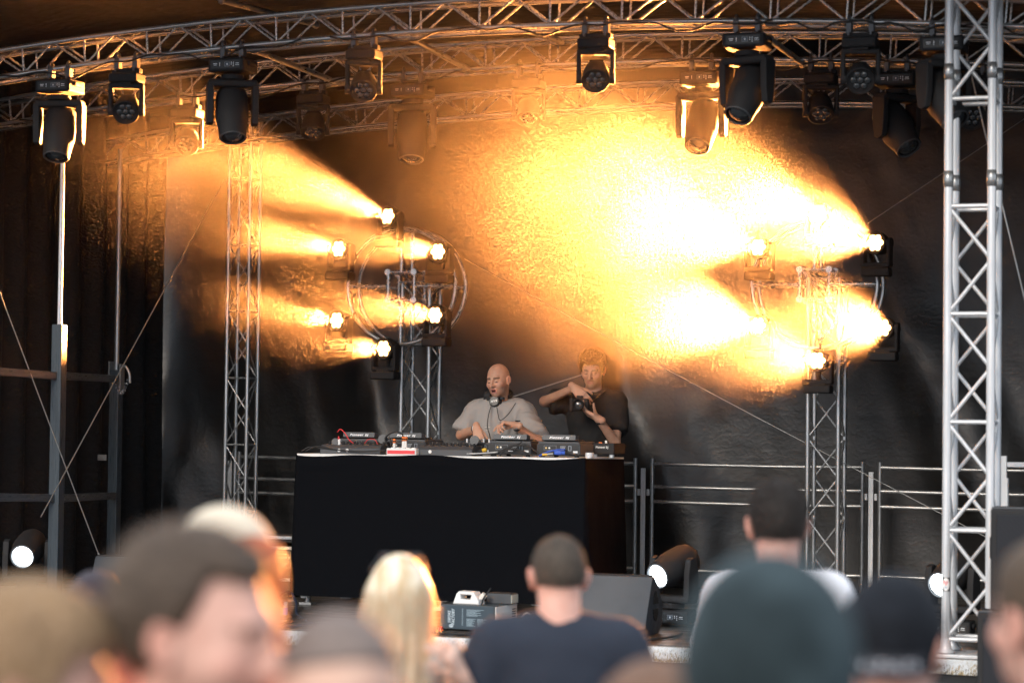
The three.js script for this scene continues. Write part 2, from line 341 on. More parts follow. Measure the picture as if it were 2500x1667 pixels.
// directions as seen from the camera: `left` degrees to the left of straight-at-the-camera, `up` degrees above level
const toCam = (left, up) => { const a = R(left), b = R(up); return cf.clone().setY(0).normalize().multiplyScalar(-Math.cos(a)).addScaledVector(rh, -Math.sin(a)).multiplyScalar(Math.cos(b)).add(V(0, Math.sin(b), 0)); };
ringRig(990, 700, 0.445, 'left of centre', [[819, 782], [824, 607], [944, 527], [1067, 614], [1060, 769], [934, 851]],
  [toCam(32, 2), toCam(32, 2), toCam(35, 8), toCam(32, 0), toCam(32, 0), toCam(32, -1)], [2100, 2100, 2800, 2100, 2100, 2100], [R(11.5), R(11.5), R(12.5), R(11.5), R(11.5), R(11.5)]);
ringRig(1996, 696, 0.46, 'right of centre', [[1850, 795], [1850, 603], [1998, 520], [2137, 592], [2155, 800], [1995, 880]],
  [toCam(34, 1), toCam(34, 3), toCam(34, 4), toCam(34, 4), toCam(27, -1), toCam(26, -1)], [3800, 3800, 3800, 3800, 3300, 3300], Array(6).fill(R(18.5)));

// ---------------------------------------------------------------- hanging and standing moving heads
const spotBody = (() => { // head of a spot light: nose (lens) towards +z
  const g = lathe([[0, -0.175], [0.07, -0.175], [0.1, -0.16], [0.112, -0.11], [0.112, 0.03], [0.1, 0.09], [0.088, 0.135], [0.086, 0.165], [0.078, 0.167], [0.076, 0.15], [0, 0.148]], 22).rotateX(Math.PI / 2);
  const p = g.attributes.position; for (let i = 0; i < p.count; i++) if (p.getZ(i) < 0.1) p.setX(i, p.getX(i) * 0.92);
  const ribs = []; for (let i = 0; i < 5; i++) ribs.push(box(0.12, 0.006, 0.09, 0, -0.05 + i * 0.025, -0.15));
  return merge([g, box(0.1, 0.19, 0.12, 0, 0, -0.06, 0.02), ...ribs]);
})();
const spotLens = lathe([[0, 0.034], [0.025, 0.031], [0.05, 0.021], [0.07, 0.004], [0.074, -0.004]], 26).rotateX(Math.PI / 2);
const spotRing = new THREE.TorusGeometry(0.077, 0.006, 8, 30);
const spotYoke = (() => {
  const arm = (s) => { const e = extr([[-0.055, 0], [0.055, 0], [0.05, -0.16], [0.035, -0.25], [0, -0.265], [-0.035, -0.25], [-0.05, -0.16]], 0.03, 0.006); return e.rotateY(Math.PI / 2).translate(s * 0.142 - 0.015, 0, 0); };
  return merge([box(0.31, 0.05, 0.115, 0, 0.0, 0, 0.018), arm(-1), arm(1), new THREE.CylinderGeometry(0.07, 0.075, 0.03, 20).translate(0, 0.04, 0)]);
})();
const spotBase = merge([box(0.25, 0.085, 0.21, 0, 0, 0, 0.014), box(0.28, 0.03, 0.1, 0, 0.012, 0, 0.01)]);
const clampGeo = merge([box(0.034, 0.075, 0.05, 0, -0.03, 0, 0.006), new THREE.TorusGeometry(0.024, 0.009, 8, 18, 4.6).rotateZ(-0.6).rotateY(Math.PI / 2).translate(0, 0.012, 0), box(0.012, 0.02, 0.06, 0, -0.07, 0.01)]);
const panelTex = canvasTex(256, 64, (g, w, h) => {
  g.fillStyle = '#0c0d0f'; g.fillRect(0, 0, w, h); g.strokeStyle = '#868b92'; g.fillStyle = '#868b92'; g.lineWidth = 3;
  g.strokeRect(120, 14, 44, 34); g.fillStyle = '#3c4752'; g.fillRect(124, 18, 36, 26); g.fillStyle = '#d8dce0'; g.fillRect(138, 24, 8, 14);
  for (const [x, y] of [[180, 20], [198, 20], [180, 34], [198, 34], [198, 48]]) { g.beginPath(); g.arc(x, y, 4.5, 0, 7); g.fill(); }
  g.fillRect(20, 22, 34, 6); g.fillRect(24, 34, 26, 5); g.fillRect(74, 16, 6, 20); g.fillRect(74, 40, 6, 6); g.fillRect(216, 24, 30, 6); g.fillRect(214, 38, 34, 4);
});
const mPanel = std([1, 1, 1], 0.4, 0, { map: panelTex });
const aim = (d) => new THREE.Quaternion().setFromRotationMatrix(new THREE.Matrix4().lookAt(d, V(), Math.abs(d.y) > 0.97 ? V(0, 0, -1) : UP));
const q2 = (o, q) => { o.quaternion.copy(q); return o; };
const clampMat = std([0.09, 0.09, 0.095], 0.4, 0.5);
function spotParts(t, sgn, dir, lensM) { // sgn -1: hangs from the origin; +1: stands on the origin
  const flip = sgn > 0 ? new THREE.Quaternion().setFromAxisAngle(AZ, Math.PI) : new THREE.Quaternion();
  const pan = Math.atan2(dir.x, dir.z), qp = new THREE.Quaternion().setFromAxisAngle(UP, pan).multiply(flip);
  const baseY = sgn < 0 ? -0.125 : 0.06, yokeY = sgn < 0 ? -0.235 : 0.17, piv = sgn < 0 ? -0.43 : 0.365;
  part('base', spotBase, M.black, t, V(0, baseY, 0));
  part('control_panel', new THREE.PlaneGeometry(0.2, 0.05), mPanel, t, V(0, baseY, 0.107));
  q2(part('yoke', spotYoke, M.black, t, V(0, yokeY, 0)), qp);
  const head = q2(part('head', spotBody, M.black, t, V(0, piv, 0)), aim(dir));
  part('lens', spotLens, lensM, head, V(0, 0, 0.148)); part('lens_ring', spotRing, M.darkGrey, head, V(0, 0, 0.166));
  return V(0, piv, 0).addScaledVector(dir, 0.2);
}
const ROWY = { A: [1.34, 4.50], B: [0, 4.47], C: [-2.05, 4.46] };
const clampAt = (px, row) => { const [z, y] = ROWY[row]; const p = onZ(px, 150, z + 0.0875); return V(p.x, y + ARC(p.x) - 0.0875, z + 0.0875); };
function hang(kind, px, row, dir, label) {
  const p = clampAt(px, row), t = thing(kind === 'spot' ? 'spot_light' : 'wash_light', label, 'stage light', p, 0, kind === 'spot' ? 'unlit spots hanging from the roof' : 'unlit wash lights hanging from the roof');
  for (const s of [-0.065, 0.065]) part('clamp', clampGeo, clampMat, t, V(s, 0, 0));
  const d = dir.clone().normalize();
  if (kind === 'spot') spotParts(t, -1, d, M.glassLens);
  else { // the wash light, its base up
    const inner = new THREE.Group();
    washLight(inner, d, null, true); for (const o of [...inner.children]) { o.position.multiplyScalar(1); o.position.y -= 0.33; t.add(o); o.scale.setScalar(1.0); }
    part('bracket', box(0.2, 0.03, 0.05, 0, -0.08, 0, 0.006), M.black, t);
  }
  return t;
}
const dn = (left, down) => toCam(left, -down);
hang('spot', 146, 'A', dn(5, 68), 'unlit spot hanging farthest left on the front truss, lens turned down');
hang('wash', 309, 'A', dn(0, 35), 'unlit seven-lens wash light second from left on the front truss');
hang('spot', 568, 'A', dn(-12, 66), 'unlit spot on the front truss above the slim left tower, one edge lit orange');
hang('wash', 888, 'A', dn(0, 42), 'unlit seven-lens wash light on the front truss, above the left lamp frame');
hang('wash', 1455, 'A', dn(5, 40), 'unlit wash light in thick haze on the front truss, above the photographer');
hang('spot', 1825, 'A', dn(38, 55), 'unlit spot on the front truss, lens turned left, above the right lamp frame');
hang('wash', 2102, 'A', dn(5, 32), 'unlit seven-lens wash light on the front truss, second left of the white tower');
hang('spot', 2306, 'A', dn(-30, 52), 'unlit spot on the front truss just left of the white tower');
hang('wash', 458, 'B', dn(0, 40), 'unlit wash light farthest left on the middle truss, deep in orange haze');
hang('wash', 766, 'B', dn(0, 60), 'unlit wash light on the middle truss, half hidden by the orange top beam');
hang('spot', 1008, 'B', dn(0, 72), 'unlit spot hanging from the middle truss, above the left lamp frame');
hang('wash', 1292, 'B', dn(0, 60), 'unlit wash light on the middle truss above the disc jockey');
hang('spot', 1715, 'B', dn(20, 55), 'unlit spot on the middle truss almost lost in the bright glow');
hang('wash', 2006, 'B', dn(0, 55), 'unlit wash light on the middle truss above the right lamp frame');
hang('spot', 2192, 'B', dn(-35, 50), 'unlit spot on the middle truss right of the glow, lens turned right');
hang('wash', 2376, 'B', dn(0, 35), 'unlit wash light seen through the bars of the white tower');
// lit white spots standing on the stage floor
function standing(px, py, dir, label, I, ang) {
  const p = onY(px, py, DECK), t = thing('spot_light', label, 'stage light', p, 0, 'lit white spots standing on the stage'), d = dir.clone().normalize();
  const tip = spotParts(t, 1, d, mSpotOn);
  const s = new THREE.SpotLight(new THREE.Color().setRGB(0.86, 0.95, 1), I, 0, ang, 0.8, 2); s.name = 'spot_beam'; s.position.copy(tip); s.target.position.copy(tip).addScaledVector(d, 2); s.castShadow = true; s.shadow.radius = 3;
  t.add(s, s.target);
}
standing(64, 1474, toCam(2, -14), 'lit white spot on the floor at far left, facing the crowd', 4, R(14));
standing(1643, 1528, toCam(42, -17), 'lit white spot on the floor behind the wedge monitor, turned left', 42, R(22));
standing(2326, 1556, toCam(38, -16), 'lit white spot on the floor behind the white tower', 26, R(18));

// ---------------------------------------------------------------- grey steel frame, poles and stays at the left wing
{
  const t = thing('steel_frame', 'dark grey square-tube frame at the left wing, with two posts and cross rails', 'frame', V());
  const p1 = V(-2.471, DECK, 0.76), p2 = V(-3.225, DECK, -1.41), h1 = onZ(138, 792, 0.76).y, h2 = onZ(278, 903, -1.41).y;
  part('post', box(0.078, h1 - DECK, 0.078, 0, (h1 - DECK) / 2, 0, 0.006), M.steelGrey, t, p1);
  part('post', box(0.078, h2 - DECK, 0.078, 0, (h2 - DECK) / 2, 0, 0.006), M.steelGrey, t, p2);
  const rail = (a, b, h) => { const d = b.clone().sub(a), o = part('rail', box(0.045, h, d.length(), 0, 0, 0, 0.004), M.steelGrey, t, a.clone().add(b).multiplyScalar(0.5)); o.quaternion.copy(aim(d.normalize())); };
  const mid = (p, y) => V(p.x, y, p.z);
  rail(mid(p1, 2.303), mid(p2, 2.326), 0.053); rail(mid(p1, 1.475), mid(p2, 1.43), 0.052);
  rail(at(-60, 903, 15.75), mid(p1, 2.30), 0.053); rail(at(-60, 1213, 15.75), mid(p1, 1.478), 0.052);
  part('pole', rod(V(0, h1 - DECK, 0), V(0, 3.93 - DECK, 0), 0.0155, 12), M.aluWhite, t, p1);
  part('pole', rod(V(0, h2 - DECK - 0.05, 0), V(0, 4.1 - DECK, 0), 0.019, 12), M.galv, t, p2);
  part('socket', [box(0.012, 0.12, 0.07, -0.045, 0, 0), box(0.012, 0.2, 0.07, 0.047, -0.06, 0, 0.003)], M.galv, t, V(p2.x, h2 + 0.005, p2.z));
  part('hook', cableGeo([V(0.05, 0.02, 0.03), V(0.09, 0.03, 0.03), V(0.125, -0.02, 0.03), V(0.135, -0.1, 0.03)], 0.011, 16, 8), M.galv, t, V(p2.x, h2, p2.z));
  part('latch', [box(0.075, 0.045, 0.015, 0, 0, 0, 0.004), box(0.045, 0.022, 0.02, 0, 0, 0.004, 0.003)], M.galv, t, onZ(248, 1117, -1.38));
  const link = new THREE.TorusGeometry(0.013, 0.0034, 6, 12).scale(0.7, 1, 1), pts = [];
  for (let i = 0; i <= 11; i++) { const u = i / 11; pts.push(V(0.02 + u * 0.105, -0.08 - 0.1 * Math.sin(u * Math.PI) + u * 0.0, 0.05)); }
  pts.forEach((q, i) => part('chain_link', link, M.chrome, t, V(p2.x, h2, p2.z).add(q), [0, (i % 2) * 1.57, (i / 11 - 0.5) * 2.4]));
}
const wireM = std([0.34, 0.35, 0.35], 0.4, 0.7);
const wire = (a, b, r, label, sag = 0) => { const m = a.clone().add(b).multiplyScalar(0.5).add(V(0, -sag, 0)); return single('stay_wire', cableGeo([a, m, b], r, 24, 6), wireM, label, 'wire', null, null, 'stay wires'); };
wire(at(-30, 640, 15.9), at(238, 1350, 16.4), 0.0042, 'stay wire falling to the right across the grey steel frame');
wire(at(98, 1262, 15.8), at(545, 440, 18.4), 0.0042, 'stay wire rising to the right from the far left spot light');
wire(onZ(1134, 632, -2.3), onZ(2445, 1330, -2.3), 0.0035, 'long thin wire slanting down from the left lamp frame to the right floor', 0.02);
wire(onZ(2510, 285, -2.4), onZ(2120, 545, -2.4), 0.0035, 'thin wire slanting across behind the white tower');
wire(onZ(2325, -20, 1.1), onZ(2520, 800, 1.1), 0.005, 'steel stay wire leaning right behind the white tower');
wire(onZ(1200, 985, -2.2), onZ(1452, 905, -2.2), 0.005, 'short rod rising behind the photographer’s raised elbow');
{
  const a = at(238, 1350, 16.4), b = at(262, 1395, 16.4), t = thing('turnbuckle', 'dark turnbuckle at the foot of the left stay wire', 'turnbuckle', a);
  const e = b.clone().sub(a); part('body', rod(e.clone().multiplyScalar(0.3), e.clone().multiplyScalar(0.75), 0.012, 10), M.darkGrey, t); part('screw', rod(V(), e, 0.006, 8), M.galv, t);
  part('eye', new THREE.TorusGeometry(0.016, 0.005, 8, 16), M.galv, t, e);
}
// ---------------------------------------------------------------- barrier panels behind the desk
function barrier(px0, px1, label) {
  const z = -2.72, a = onZ(px0, 1130, z), b = onZ(px1, 1130, z), w = b.x - a.x, t = thing('barrier_panel', label, 'barrier', V(a.x, DECK, z), 0, 'tube barriers along the back of the stage');
  const top = 1.005;
  for (const x of [0, w]) part('post', rod(V(x, 0.0, 0), V(x, top, 0), 0.0165, 12), M.galv, t);
  const sag = (y, r) => part('rail', cableGeo([V(0, y, 0), V(w * 0.3, y - 0.004, 0), V(w * 0.6, y - 0.006, 0), V(w, y, 0)], r, 20, 10), M.galv, t);
  sag(0.965, 0.0155); sag(0.79, 0.0155); sag(0.675, 0.0155); sag(0.16, 0.0155);
  for (const x of [0, w]) { part('bracket', box(0.022, 0.05, 0.03, x + (x ? 0.03 : -0.03), 0.745, 0, 0.004), M.aluWhite, t); part('foot', box(0.05, 0.012, 0.3, x, 0.006, 0, 0.003), M.galv, t); }
}
barrier(583, 980, 'tube barrier panel between the slim left tower and the black desk'); barrier(1015, 1552, 'tube barrier panel behind the disc jockey, mostly hidden by the desk'); barrier(1593, 2107, 'tube barrier panel right of the black desk, crossing behind the right lamp tower'); barrier(2150, 2640, 'tube barrier panel at far right, passing behind the white tower');
for (const [px, l] of [[1571, 'flat grey post between barrier panels at the desk corner'], [2128, 'flat grey post between the barrier panels left of the white tower'], [560, 'flat grey post at the left end of the barriers, behind the slim tower']]) {
  const p = onZ(px, 1150, -2.69), t = thing('flat_post', l, 'post', V(p.x, DECK, -2.69), 0, 'flat barrier posts');
  part('upright', box(0.036, 0.93, 0.012, 0, 0.465, 0, 0.002), M.aluWhite, t); part('foot', box(0.09, 0.01, 0.12, 0, 0.005, 0.01, 0.002), M.aluWhite, t);
}
// diagonal tubes tying the roof trusses
[[[540, 0, 1.2], [770, 60, 0.0], 'orange-lit tube slanting under the canopy at upper left'], [[620, 122, 1.2], [820, 200, 0.0], 'orange-lit tube between front and middle trusses, left of centre'], [[960, 72, 1.2], [1150, 172, 0.05], 'grey tube slanting between front and middle trusses near the centre'], [[1240, 60, 1.2], [1370, 100, 0.05], 'tube slanting between roof trusses above the disc jockey'], [[1880, 95, 1.2], [1960, 155, 0.05], 'tube slanting between roof trusses above the right lamp frame']].forEach(([a, b, l]) => {
  const p = onZ(a[0], a[1], a[2]), q = onZ(b[0], b[1], b[2]), t = thing('brace_tube', l, 'tube', p, 0, 'tubes bracing the roof trusses');
  part('tube', rod(V(), q.clone().sub(p), 0.02, 12), M.galv, t); for (const e of [V(), q.clone().sub(p)]) part('coupling', new THREE.SphereGeometry(0.028, 12, 8), M.galv, t, e);
});
// black supply cables tied along the trusses, hanging in shallow loops
[['A', -3.6, -0.4, 0.085, 'black cable looping along the left half of the front truss'], ['A', -0.2, 2.6, 0.07, 'black cable looping along the middle of the front truss'], ['A', 2.5, 4.4, 0.06, 'black cable looping along the right end of the front truss'], ['B', -3.2, 0.6, 0.08, 'black cable looping along the left half of the middle truss'], ['B', 0.7, 4.0, 0.07, 'black cable looping along the right half of the middle truss']].forEach(([row, x0, x1, sag, l]) => {
  const [z, y] = ROWY[row], pts = []; for (let i = 0; i <= 24; i++) { const x = lerp(x0, x1, i / 24); pts.push(V(x, y + ARC(x) - 0.085 - sag * Math.abs(Math.sin(i / 24 * Math.PI * 3)) * (0.6 + 0.4 * Math.sin(i * 1.7)), z + 0.115)); }
  single('cable', cableGeo(pts, 0.0065, 120, 6), M.rubber, l, 'cable', null, null, 'cables along the roof trusses');
});
// ---------------------------------------------------------------- loudspeakers
const grille = dataTex(128, (u, v) => 0.35 + 0.35 * Math.sin(u * 100) * Math.sin(v * 100));
const mGrille = std([0.008, 0.0095, 0.014], 0.8, 0, { bumpMap: grille, bumpScale: 0.0006 });
function speaker(px, py, d, w, h, dep, y0, label) {
  const p = at(px, py, d), t = thing('loudspeaker', label, 'loudspeaker', V(p.x, y0, p.z), R(6));
  part('cabinet', box(w, h, dep, w / 2, h / 2, -dep / 2, 0.012), M.black, t);
  part('grille', box(w - 0.06, h - 0.06, 0.012, w / 2, h / 2, 0.004, 0.004), mGrille, t);
  part('top_edge', box(w - 0.01, 0.012, 0.02, w / 2, h + 0.004, -0.012, 0.003), M.darkGrey, t);
  part('handle', [box(0.02, 0.12, 0.1, -0.004, h * 0.6, -dep / 2, 0.008)], M.rubber, t);
  return p;
}
const spLow = at(2388, 1495, 12.9).y;
speaker(2388, 1495, 12.9, 0.62, spLow, 0.6, 0, 'lower black loudspeaker cabinet at the right edge, beside the white tower');
const spUp = at(2421, 1240, 12.9).y;
speaker(2421, 1240, 12.88, 0.5, spUp - spLow - 0.014, 0.5, spLow + 0.011, 'upper black loudspeaker cabinet stacked at the right edge');
{
  const p = at(2452, 1240, 14.0), t = thing('white_stand', 'white square post with a thinner top, behind the stacked loudspeakers', 'stand', V(p.x, DECK, p.z));
  const y1 = at(2452, 1167, 14).y - DECK, y2 = at(2452, 1113, 14).y - DECK;
  part('post', box(0.052, y1, 0.052, 0, y1 / 2, 0, 0.004), M.white, t); part('top_post', box(0.034, y2 - y1, 0.034, 0, (y1 + y2) / 2, 0, 0.003), M.white, t);
  part('arm', box(0.4, 0.03, 0.03, 0.22, y2 - 0.05, 0, 0.004), M.aluWhite, t); part('arm', box(0.4, 0.02, 0.03, 0.22, y1 - 0.2, 0, 0.004), M.aluWhite, t);
}

// ---------------------------------------------------------------- the desk and what stands on it
const TOP = 1.795, TX0 = -1.048, TX1 = 1.03, TZ = -0.86;
const weave = dataTex(256, (u, v) => 0.5 + 0.25 * Math.sin(u * 400) * Math.sin(v * 400) + 0.2 * fbm(u * 5, v * 5, 3));
const mCloth = phys([0.0034, 0.004, 0.0056], 0.95, 0, { bumpMap: weave, bumpScale: 0.001, specularIntensity: 0.15, side: THREE.DoubleSide });
{
  const t = thing('desk', 'long desk hung with a plain black cloth at the middle of the stage', 'desk', V(0, DECK, 0));
  const H = TOP - DECK, W = TX1 - TX0;
  part('desk_top', box(W, 0.022, -TZ, (TX0 + TX1) / 2, H - 0.011, TZ / 2, 0.003), M.white, t);
  for (const [x, z] of [[TX0 + 0.06, -0.08], [TX1 - 0.06, -0.08], [TX0 + 0.06, TZ + 0.08], [TX1 - 0.06, TZ + 0.08], [0, -0.08]]) part('leg', [rod(V(x, 0.02, z), V(x, H - 0.02, z), 0.024, 12), box(0.09, 0.02, 0.09, x, 0.01, z, 0.004)], M.galv, t);
  for (const [x, w] of [[-0.02, 0.3], [0.62, 0.26]]) part('foot_joint', [box(w, 0.04, 0.03, x, 0.085, -0.03, 0.003), box(0.05, 0.06, 0.035, x + 0.06, 0.09, -0.026, 0.003), ...[0, 1].map((i) => new THREE.CylinderGeometry(0.012, 0.012, 0.01, 12).rotateX(1.57).translate(x + 0.09 + i * 0.035, 0.085, -0.012))], M.galv, t);
  part('foot_block', box(0.05, 0.055, 0.05, TX0 + 0.07, 0.08, -0.02, 0.004), M.white, t);
  // cloth: one skirt round left side, front and right side, from the lip down
  const path = [[TX0, TZ], [TX0, 0.012], [TX1, 0.012], [TX1, TZ]], seg = [], bot = onZ(1080, 1466, 0).y - DECK;
  const L = [-TZ, W, -TZ], n = [24, 160, 40], pos = [], idx = [], uv = []; let cols = 0, s0 = 0;
  const ny = 40;
  path.slice(0, 3).forEach((a, i) => {
    const b = path[i + 1], nx = i === 1 ? [0, 1] : [i ? 1 : -1, 0];
    for (let k = i ? 1 : 0; k <= n[i]; k++) {
      const u = k / n[i], S = s0 + u * L[i], edge = Math.min(u, 1 - u);
      for (let j = 0; j <= ny; j++) {
        const v = j / ny, hang = 1 - v, soft = sstep(edge * L[i], 0, 0.05);
        const top = H + 0.001 - (i === 1 ? 0.007 + 0.007 * Math.sin(u * 9 + 1) + 0.005 * Math.sin(u * 23) : 0.004 + 0.01 * u * (i === 2 ? 1 : 0));
        const d = soft * (0.004 + 0.022 * hang * hang * fbm(S * 2.2, v * 0.7, 3) + 0.010 * fbm(S * 5, v * 3, 8) * (0.3 + hang) + 0.012 * Math.exp(-Math.pow((v - 0.94) / 0.03, 2)) * Math.max(0, Math.sin(S * 7.5)));
        const flare = 0.035 * hang;
        pos.push(lerp(a[0], b[0], u) + nx[0] * (d + flare), lerp(bot, top, v), lerp(a[1], b[1], u) + nx[1] * (d + flare)); uv.push(S, v);
      }
      cols++;
    }
    s0 += L[i];
  });
  for (let c = 0; c + 1 < cols; c++) for (let j = 0; j < ny; j++) { const a = c * (ny + 1) + j, b = a + ny + 1; idx.push(a, b, a + 1, b, b + 1, a + 1); }
  const g = new THREE.BufferGeometry(); g.setAttribute('position', new THREE.Float32BufferAttribute(pos, 3)); g.setAttribute('uv', new THREE.Float32BufferAttribute(uv, 2)); g.setIndex(idx); g.computeVertexNormals();
  part('cloth', g, mCloth, t);
}
// ---- players and mixers
const brandTex = canvasTex(512, 80, (g, w, h) => {
  g.fillStyle = '#20242b'; g.fillRect(0, 0, w, h); g.fillStyle = '#f2f4f7'; g.font = 'italic bold 62px sans-serif'; g.textBaseline = 'middle'; g.textAlign = 'left';
  g.save(); g.translate(104, 42); g.scale(0.98, 0.8); g.fillText('Pioneer', 0, 0); g.font = 'italic bold 56px sans-serif'; g.fillText('Dj', 262, 2); g.restore();
});
const mBrand = std([1, 1, 1], 0.35, 0, { map: brandTex });
const jackTex = canvasTex(512, 128, (g, w, h) => {
  g.fillStyle = '#15171b'; g.fillRect(0, 0, w, h); g.strokeStyle = '#8f959c'; g.lineWidth = 3;
  g.strokeRect(80, 14, 150, 60); g.fillStyle = '#d9b77a'; for (const x of [105, 145]) { g.beginPath(); g.arc(x, 46, 12, 0, 7); g.fill(); g.fillStyle = '#e8e6e0'; }
  g.fillStyle = '#aab0b6'; for (let i = 0; i < 5; i++) g.fillRect(280, 20 + i * 13, 70 - i * 6, 5);
  g.fillStyle = '#7f8790'; g.fillRect(378, 14, 40, 68); g.fillStyle = '#1d222a'; g.fillRect(386, 22, 24, 52); g.fillStyle = '#d7dadd'; g.fillRect(440, 84, 54, 26); g.fillRect(240, 92, 60, 12);
  g.fillStyle = '#0a0b0d'; for (let i = 0; i < 8; i++) for (let j = 0; j < 2; j++) g.fillRect(60 + i * 18, 92 + j * 14, 11, 8);
});
const mJack = std([1, 1, 1], 0.45, 0, { map: jackTex });
const knobGeo = lathe([[0, 0.022], [0.007, 0.022], [0.0085, 0.018], [0.0095, 0.003], [0.012, 0], [0, 0]], 12);
const P = (px, z, y = TOP) => { const q = onZ(px, 1090, z); return V(q.x, y, z); };
function player(px, z, label, turn = 0) {
  const t = thing('media_player', label, 'player', P(px, z), turn, 'black media players on the desk');
  part('body', [box(0.305, 0.072, 0.36, 0, 0.054, 0, 0.008), box(0.29, 0.018, 0.34, 0, 0.096, 0.0, 0.006)], M.darkGrey, t);
  part('jack_panel', new THREE.PlaneGeometry(0.29, 0.062), mJack, t, V(0, 0.054, 0.1815));
  const scr = part('screen_hood', box(0.235, 0.036, 0.075, 0, 0, 0, 0.004), std([0.075, 0.085, 0.1], 0.4), t, V(-0.005, 0.128, 0.12), [-0.12, 0, 0]);
  part('lettering', new THREE.PlaneGeometry(0.226, 0.032), mBrand, scr, V(0, 0, 0.0385));
  part('jog_wheel', lathe([[0, 0.118], [0.09, 0.118], [0.103, 0.113], [0.105, 0.105]], 30), M.black, t, V(0, 0, -0.055));
  for (const [x, zz] of [[-0.12, -0.14], [0.12, -0.14], [-0.12, 0.15], [0.12, 0.15]]) part('foot', new THREE.CylinderGeometry(0.014, 0.016, 0.018, 12).translate(x, 0.009, zz), M.rubber, t);
  return t;
}
player(898, -0.42, 'media player at the left end of the desk, its hood lettered in white');
player(1012, -0.43, 'second media player from the left, behind the red and white power strip');
player(1266, -0.30, 'third media player from the left, right of the mixer, cables over its jacks');
player(1384, -0.28, 'rightmost media player with blue cables at its back');
function console_(px, z, w, label, stickers) {
  const t = thing('effects_console', label, 'console', P(px, z), 0, 'sloping black consoles on the desk');
  const prof = [[0, 0], [0.2, 0], [0.2, 0.055], [0.17, 0.07], [0.03, 0.062], [0, 0.04]];
  const g = extr(prof, w, 0.003).rotateY(-Math.PI / 2).translate(w / 2, 0, -0.1).rotateY(Math.PI);
  part('case', g, M.darkGrey, t);
  for (let i = 0; i < Math.round(w / 0.05); i++) for (const zz of [0.03, -0.05]) { const k = part('knob', knobGeo, M.black, t, V(-w / 2 + 0.04 + i * 0.05, 0.064, zz)); if (i % 3 === 1) part('knob_mark', box(0.003, 0.002, 0.008, 0, 0.023, 0), M.white, k); }
  for (const x of stickers) part('sticker', new THREE.CylinderGeometry(0.0115, 0.0115, 0.003, 18).rotateX(Math.PI / 2), M.white, t, V(x, 0.026, 0.1025));
  const pad = part('pad_disc', new THREE.CylinderGeometry(0.033, 0.033, 0.012, 24).rotateX(Math.PI / 2 - 0.25), M.darkGrey, t, V(w / 2 - 0.012, 0.105, 0.02)); part('stem', box(0.016, 0.06, 0.012, 0, -0.045, -0.01), M.black, pad);
}
console_(868, -0.16, 0.44, 'sloping black console at the left front of the desk, two white round stickers', [-0.08, -0.02]);
console_(1097, -0.16, 0.40, 'sloping black console left of the mixer, one white round sticker', [-0.1]);
{
  const t = thing('mixer', 'small black mixer with many knobs under the disc jockey’s right hand', 'mixer', P(1187, -0.40));
  part('case', box(0.22, 0.08, 0.34, 0, 0.05, 0, 0.008), M.darkGrey, t);
  part('jack_panel', new THREE.PlaneGeometry(0.2, 0.06), mJack, t, V(0, 0.05, 0.172));
  for (let i = 0; i < 5; i++) for (let j = 0; j < 5; j++) part('knob', knobGeo, (i + j) % 3 ? M.black : M.darkGrey, t, V(-0.08 + i * 0.04, 0.09, -0.13 + j * 0.055));
  for (let i = 0; i < 5; i++) part('fader', [box(0.012, 0.026, 0.02, -0.08 + i * 0.04, 0.103, 0.155, 0.002)], i === 2 ? M.white : M.aluWhite, t);
  for (const x of [-0.09, 0.09]) part('foot', new THREE.CylinderGeometry(0.012, 0.014, 0.012, 10).translate(x, 0.006, 0.12), M.rubber, t);
}
{
  const t = thing('small_player', 'small black player at the right end of the desk, in the orange shade', 'player', P(1484, -0.52));
  part('body', [box(0.17, 0.075, 0.26, 0, 0.06, 0, 0.008)], M.black, t);
  const tx = canvasTex(256, 64, (g) => { g.fillStyle = '#121316'; g.fillRect(0, 0, 256, 64); g.fillStyle = '#e8e6e2'; g.font = 'bold 46px sans-serif'; g.fillText('Pioneer Dj', 14, 48); });
  part('lettering', new THREE.PlaneGeometry(0.1, 0.026), std([1, 1, 1], 0.4, 0, { map: tx }), t, V(0.0, 0.07, 0.1315));
  part('button', box(0.02, 0.006, 0.012, -0.02, 0.1, 0.1), M.orange, t); part('button', box(0.012, 0.02, 0.012, 0.02, 0.105, 0.1), M.white, t);
  for (const x of [-0.06, 0.06]) part('foot', new THREE.CylinderGeometry(0.017, 0.017, 0.024, 14).translate(x, 0.012, 0.1), M.aluWhite, t);
}
{
  const q = P(1440, -0.12), t = thing('metal_foot', 'silver disc foot beside the rightmost media player', 'foot', q); part('body', lathe([[0, 0.036], [0.026, 0.036], [0.029, 0.033], [0.029, 0.002], [0.026, 0], [0, 0]], 22), M.aluWhite, t);
}
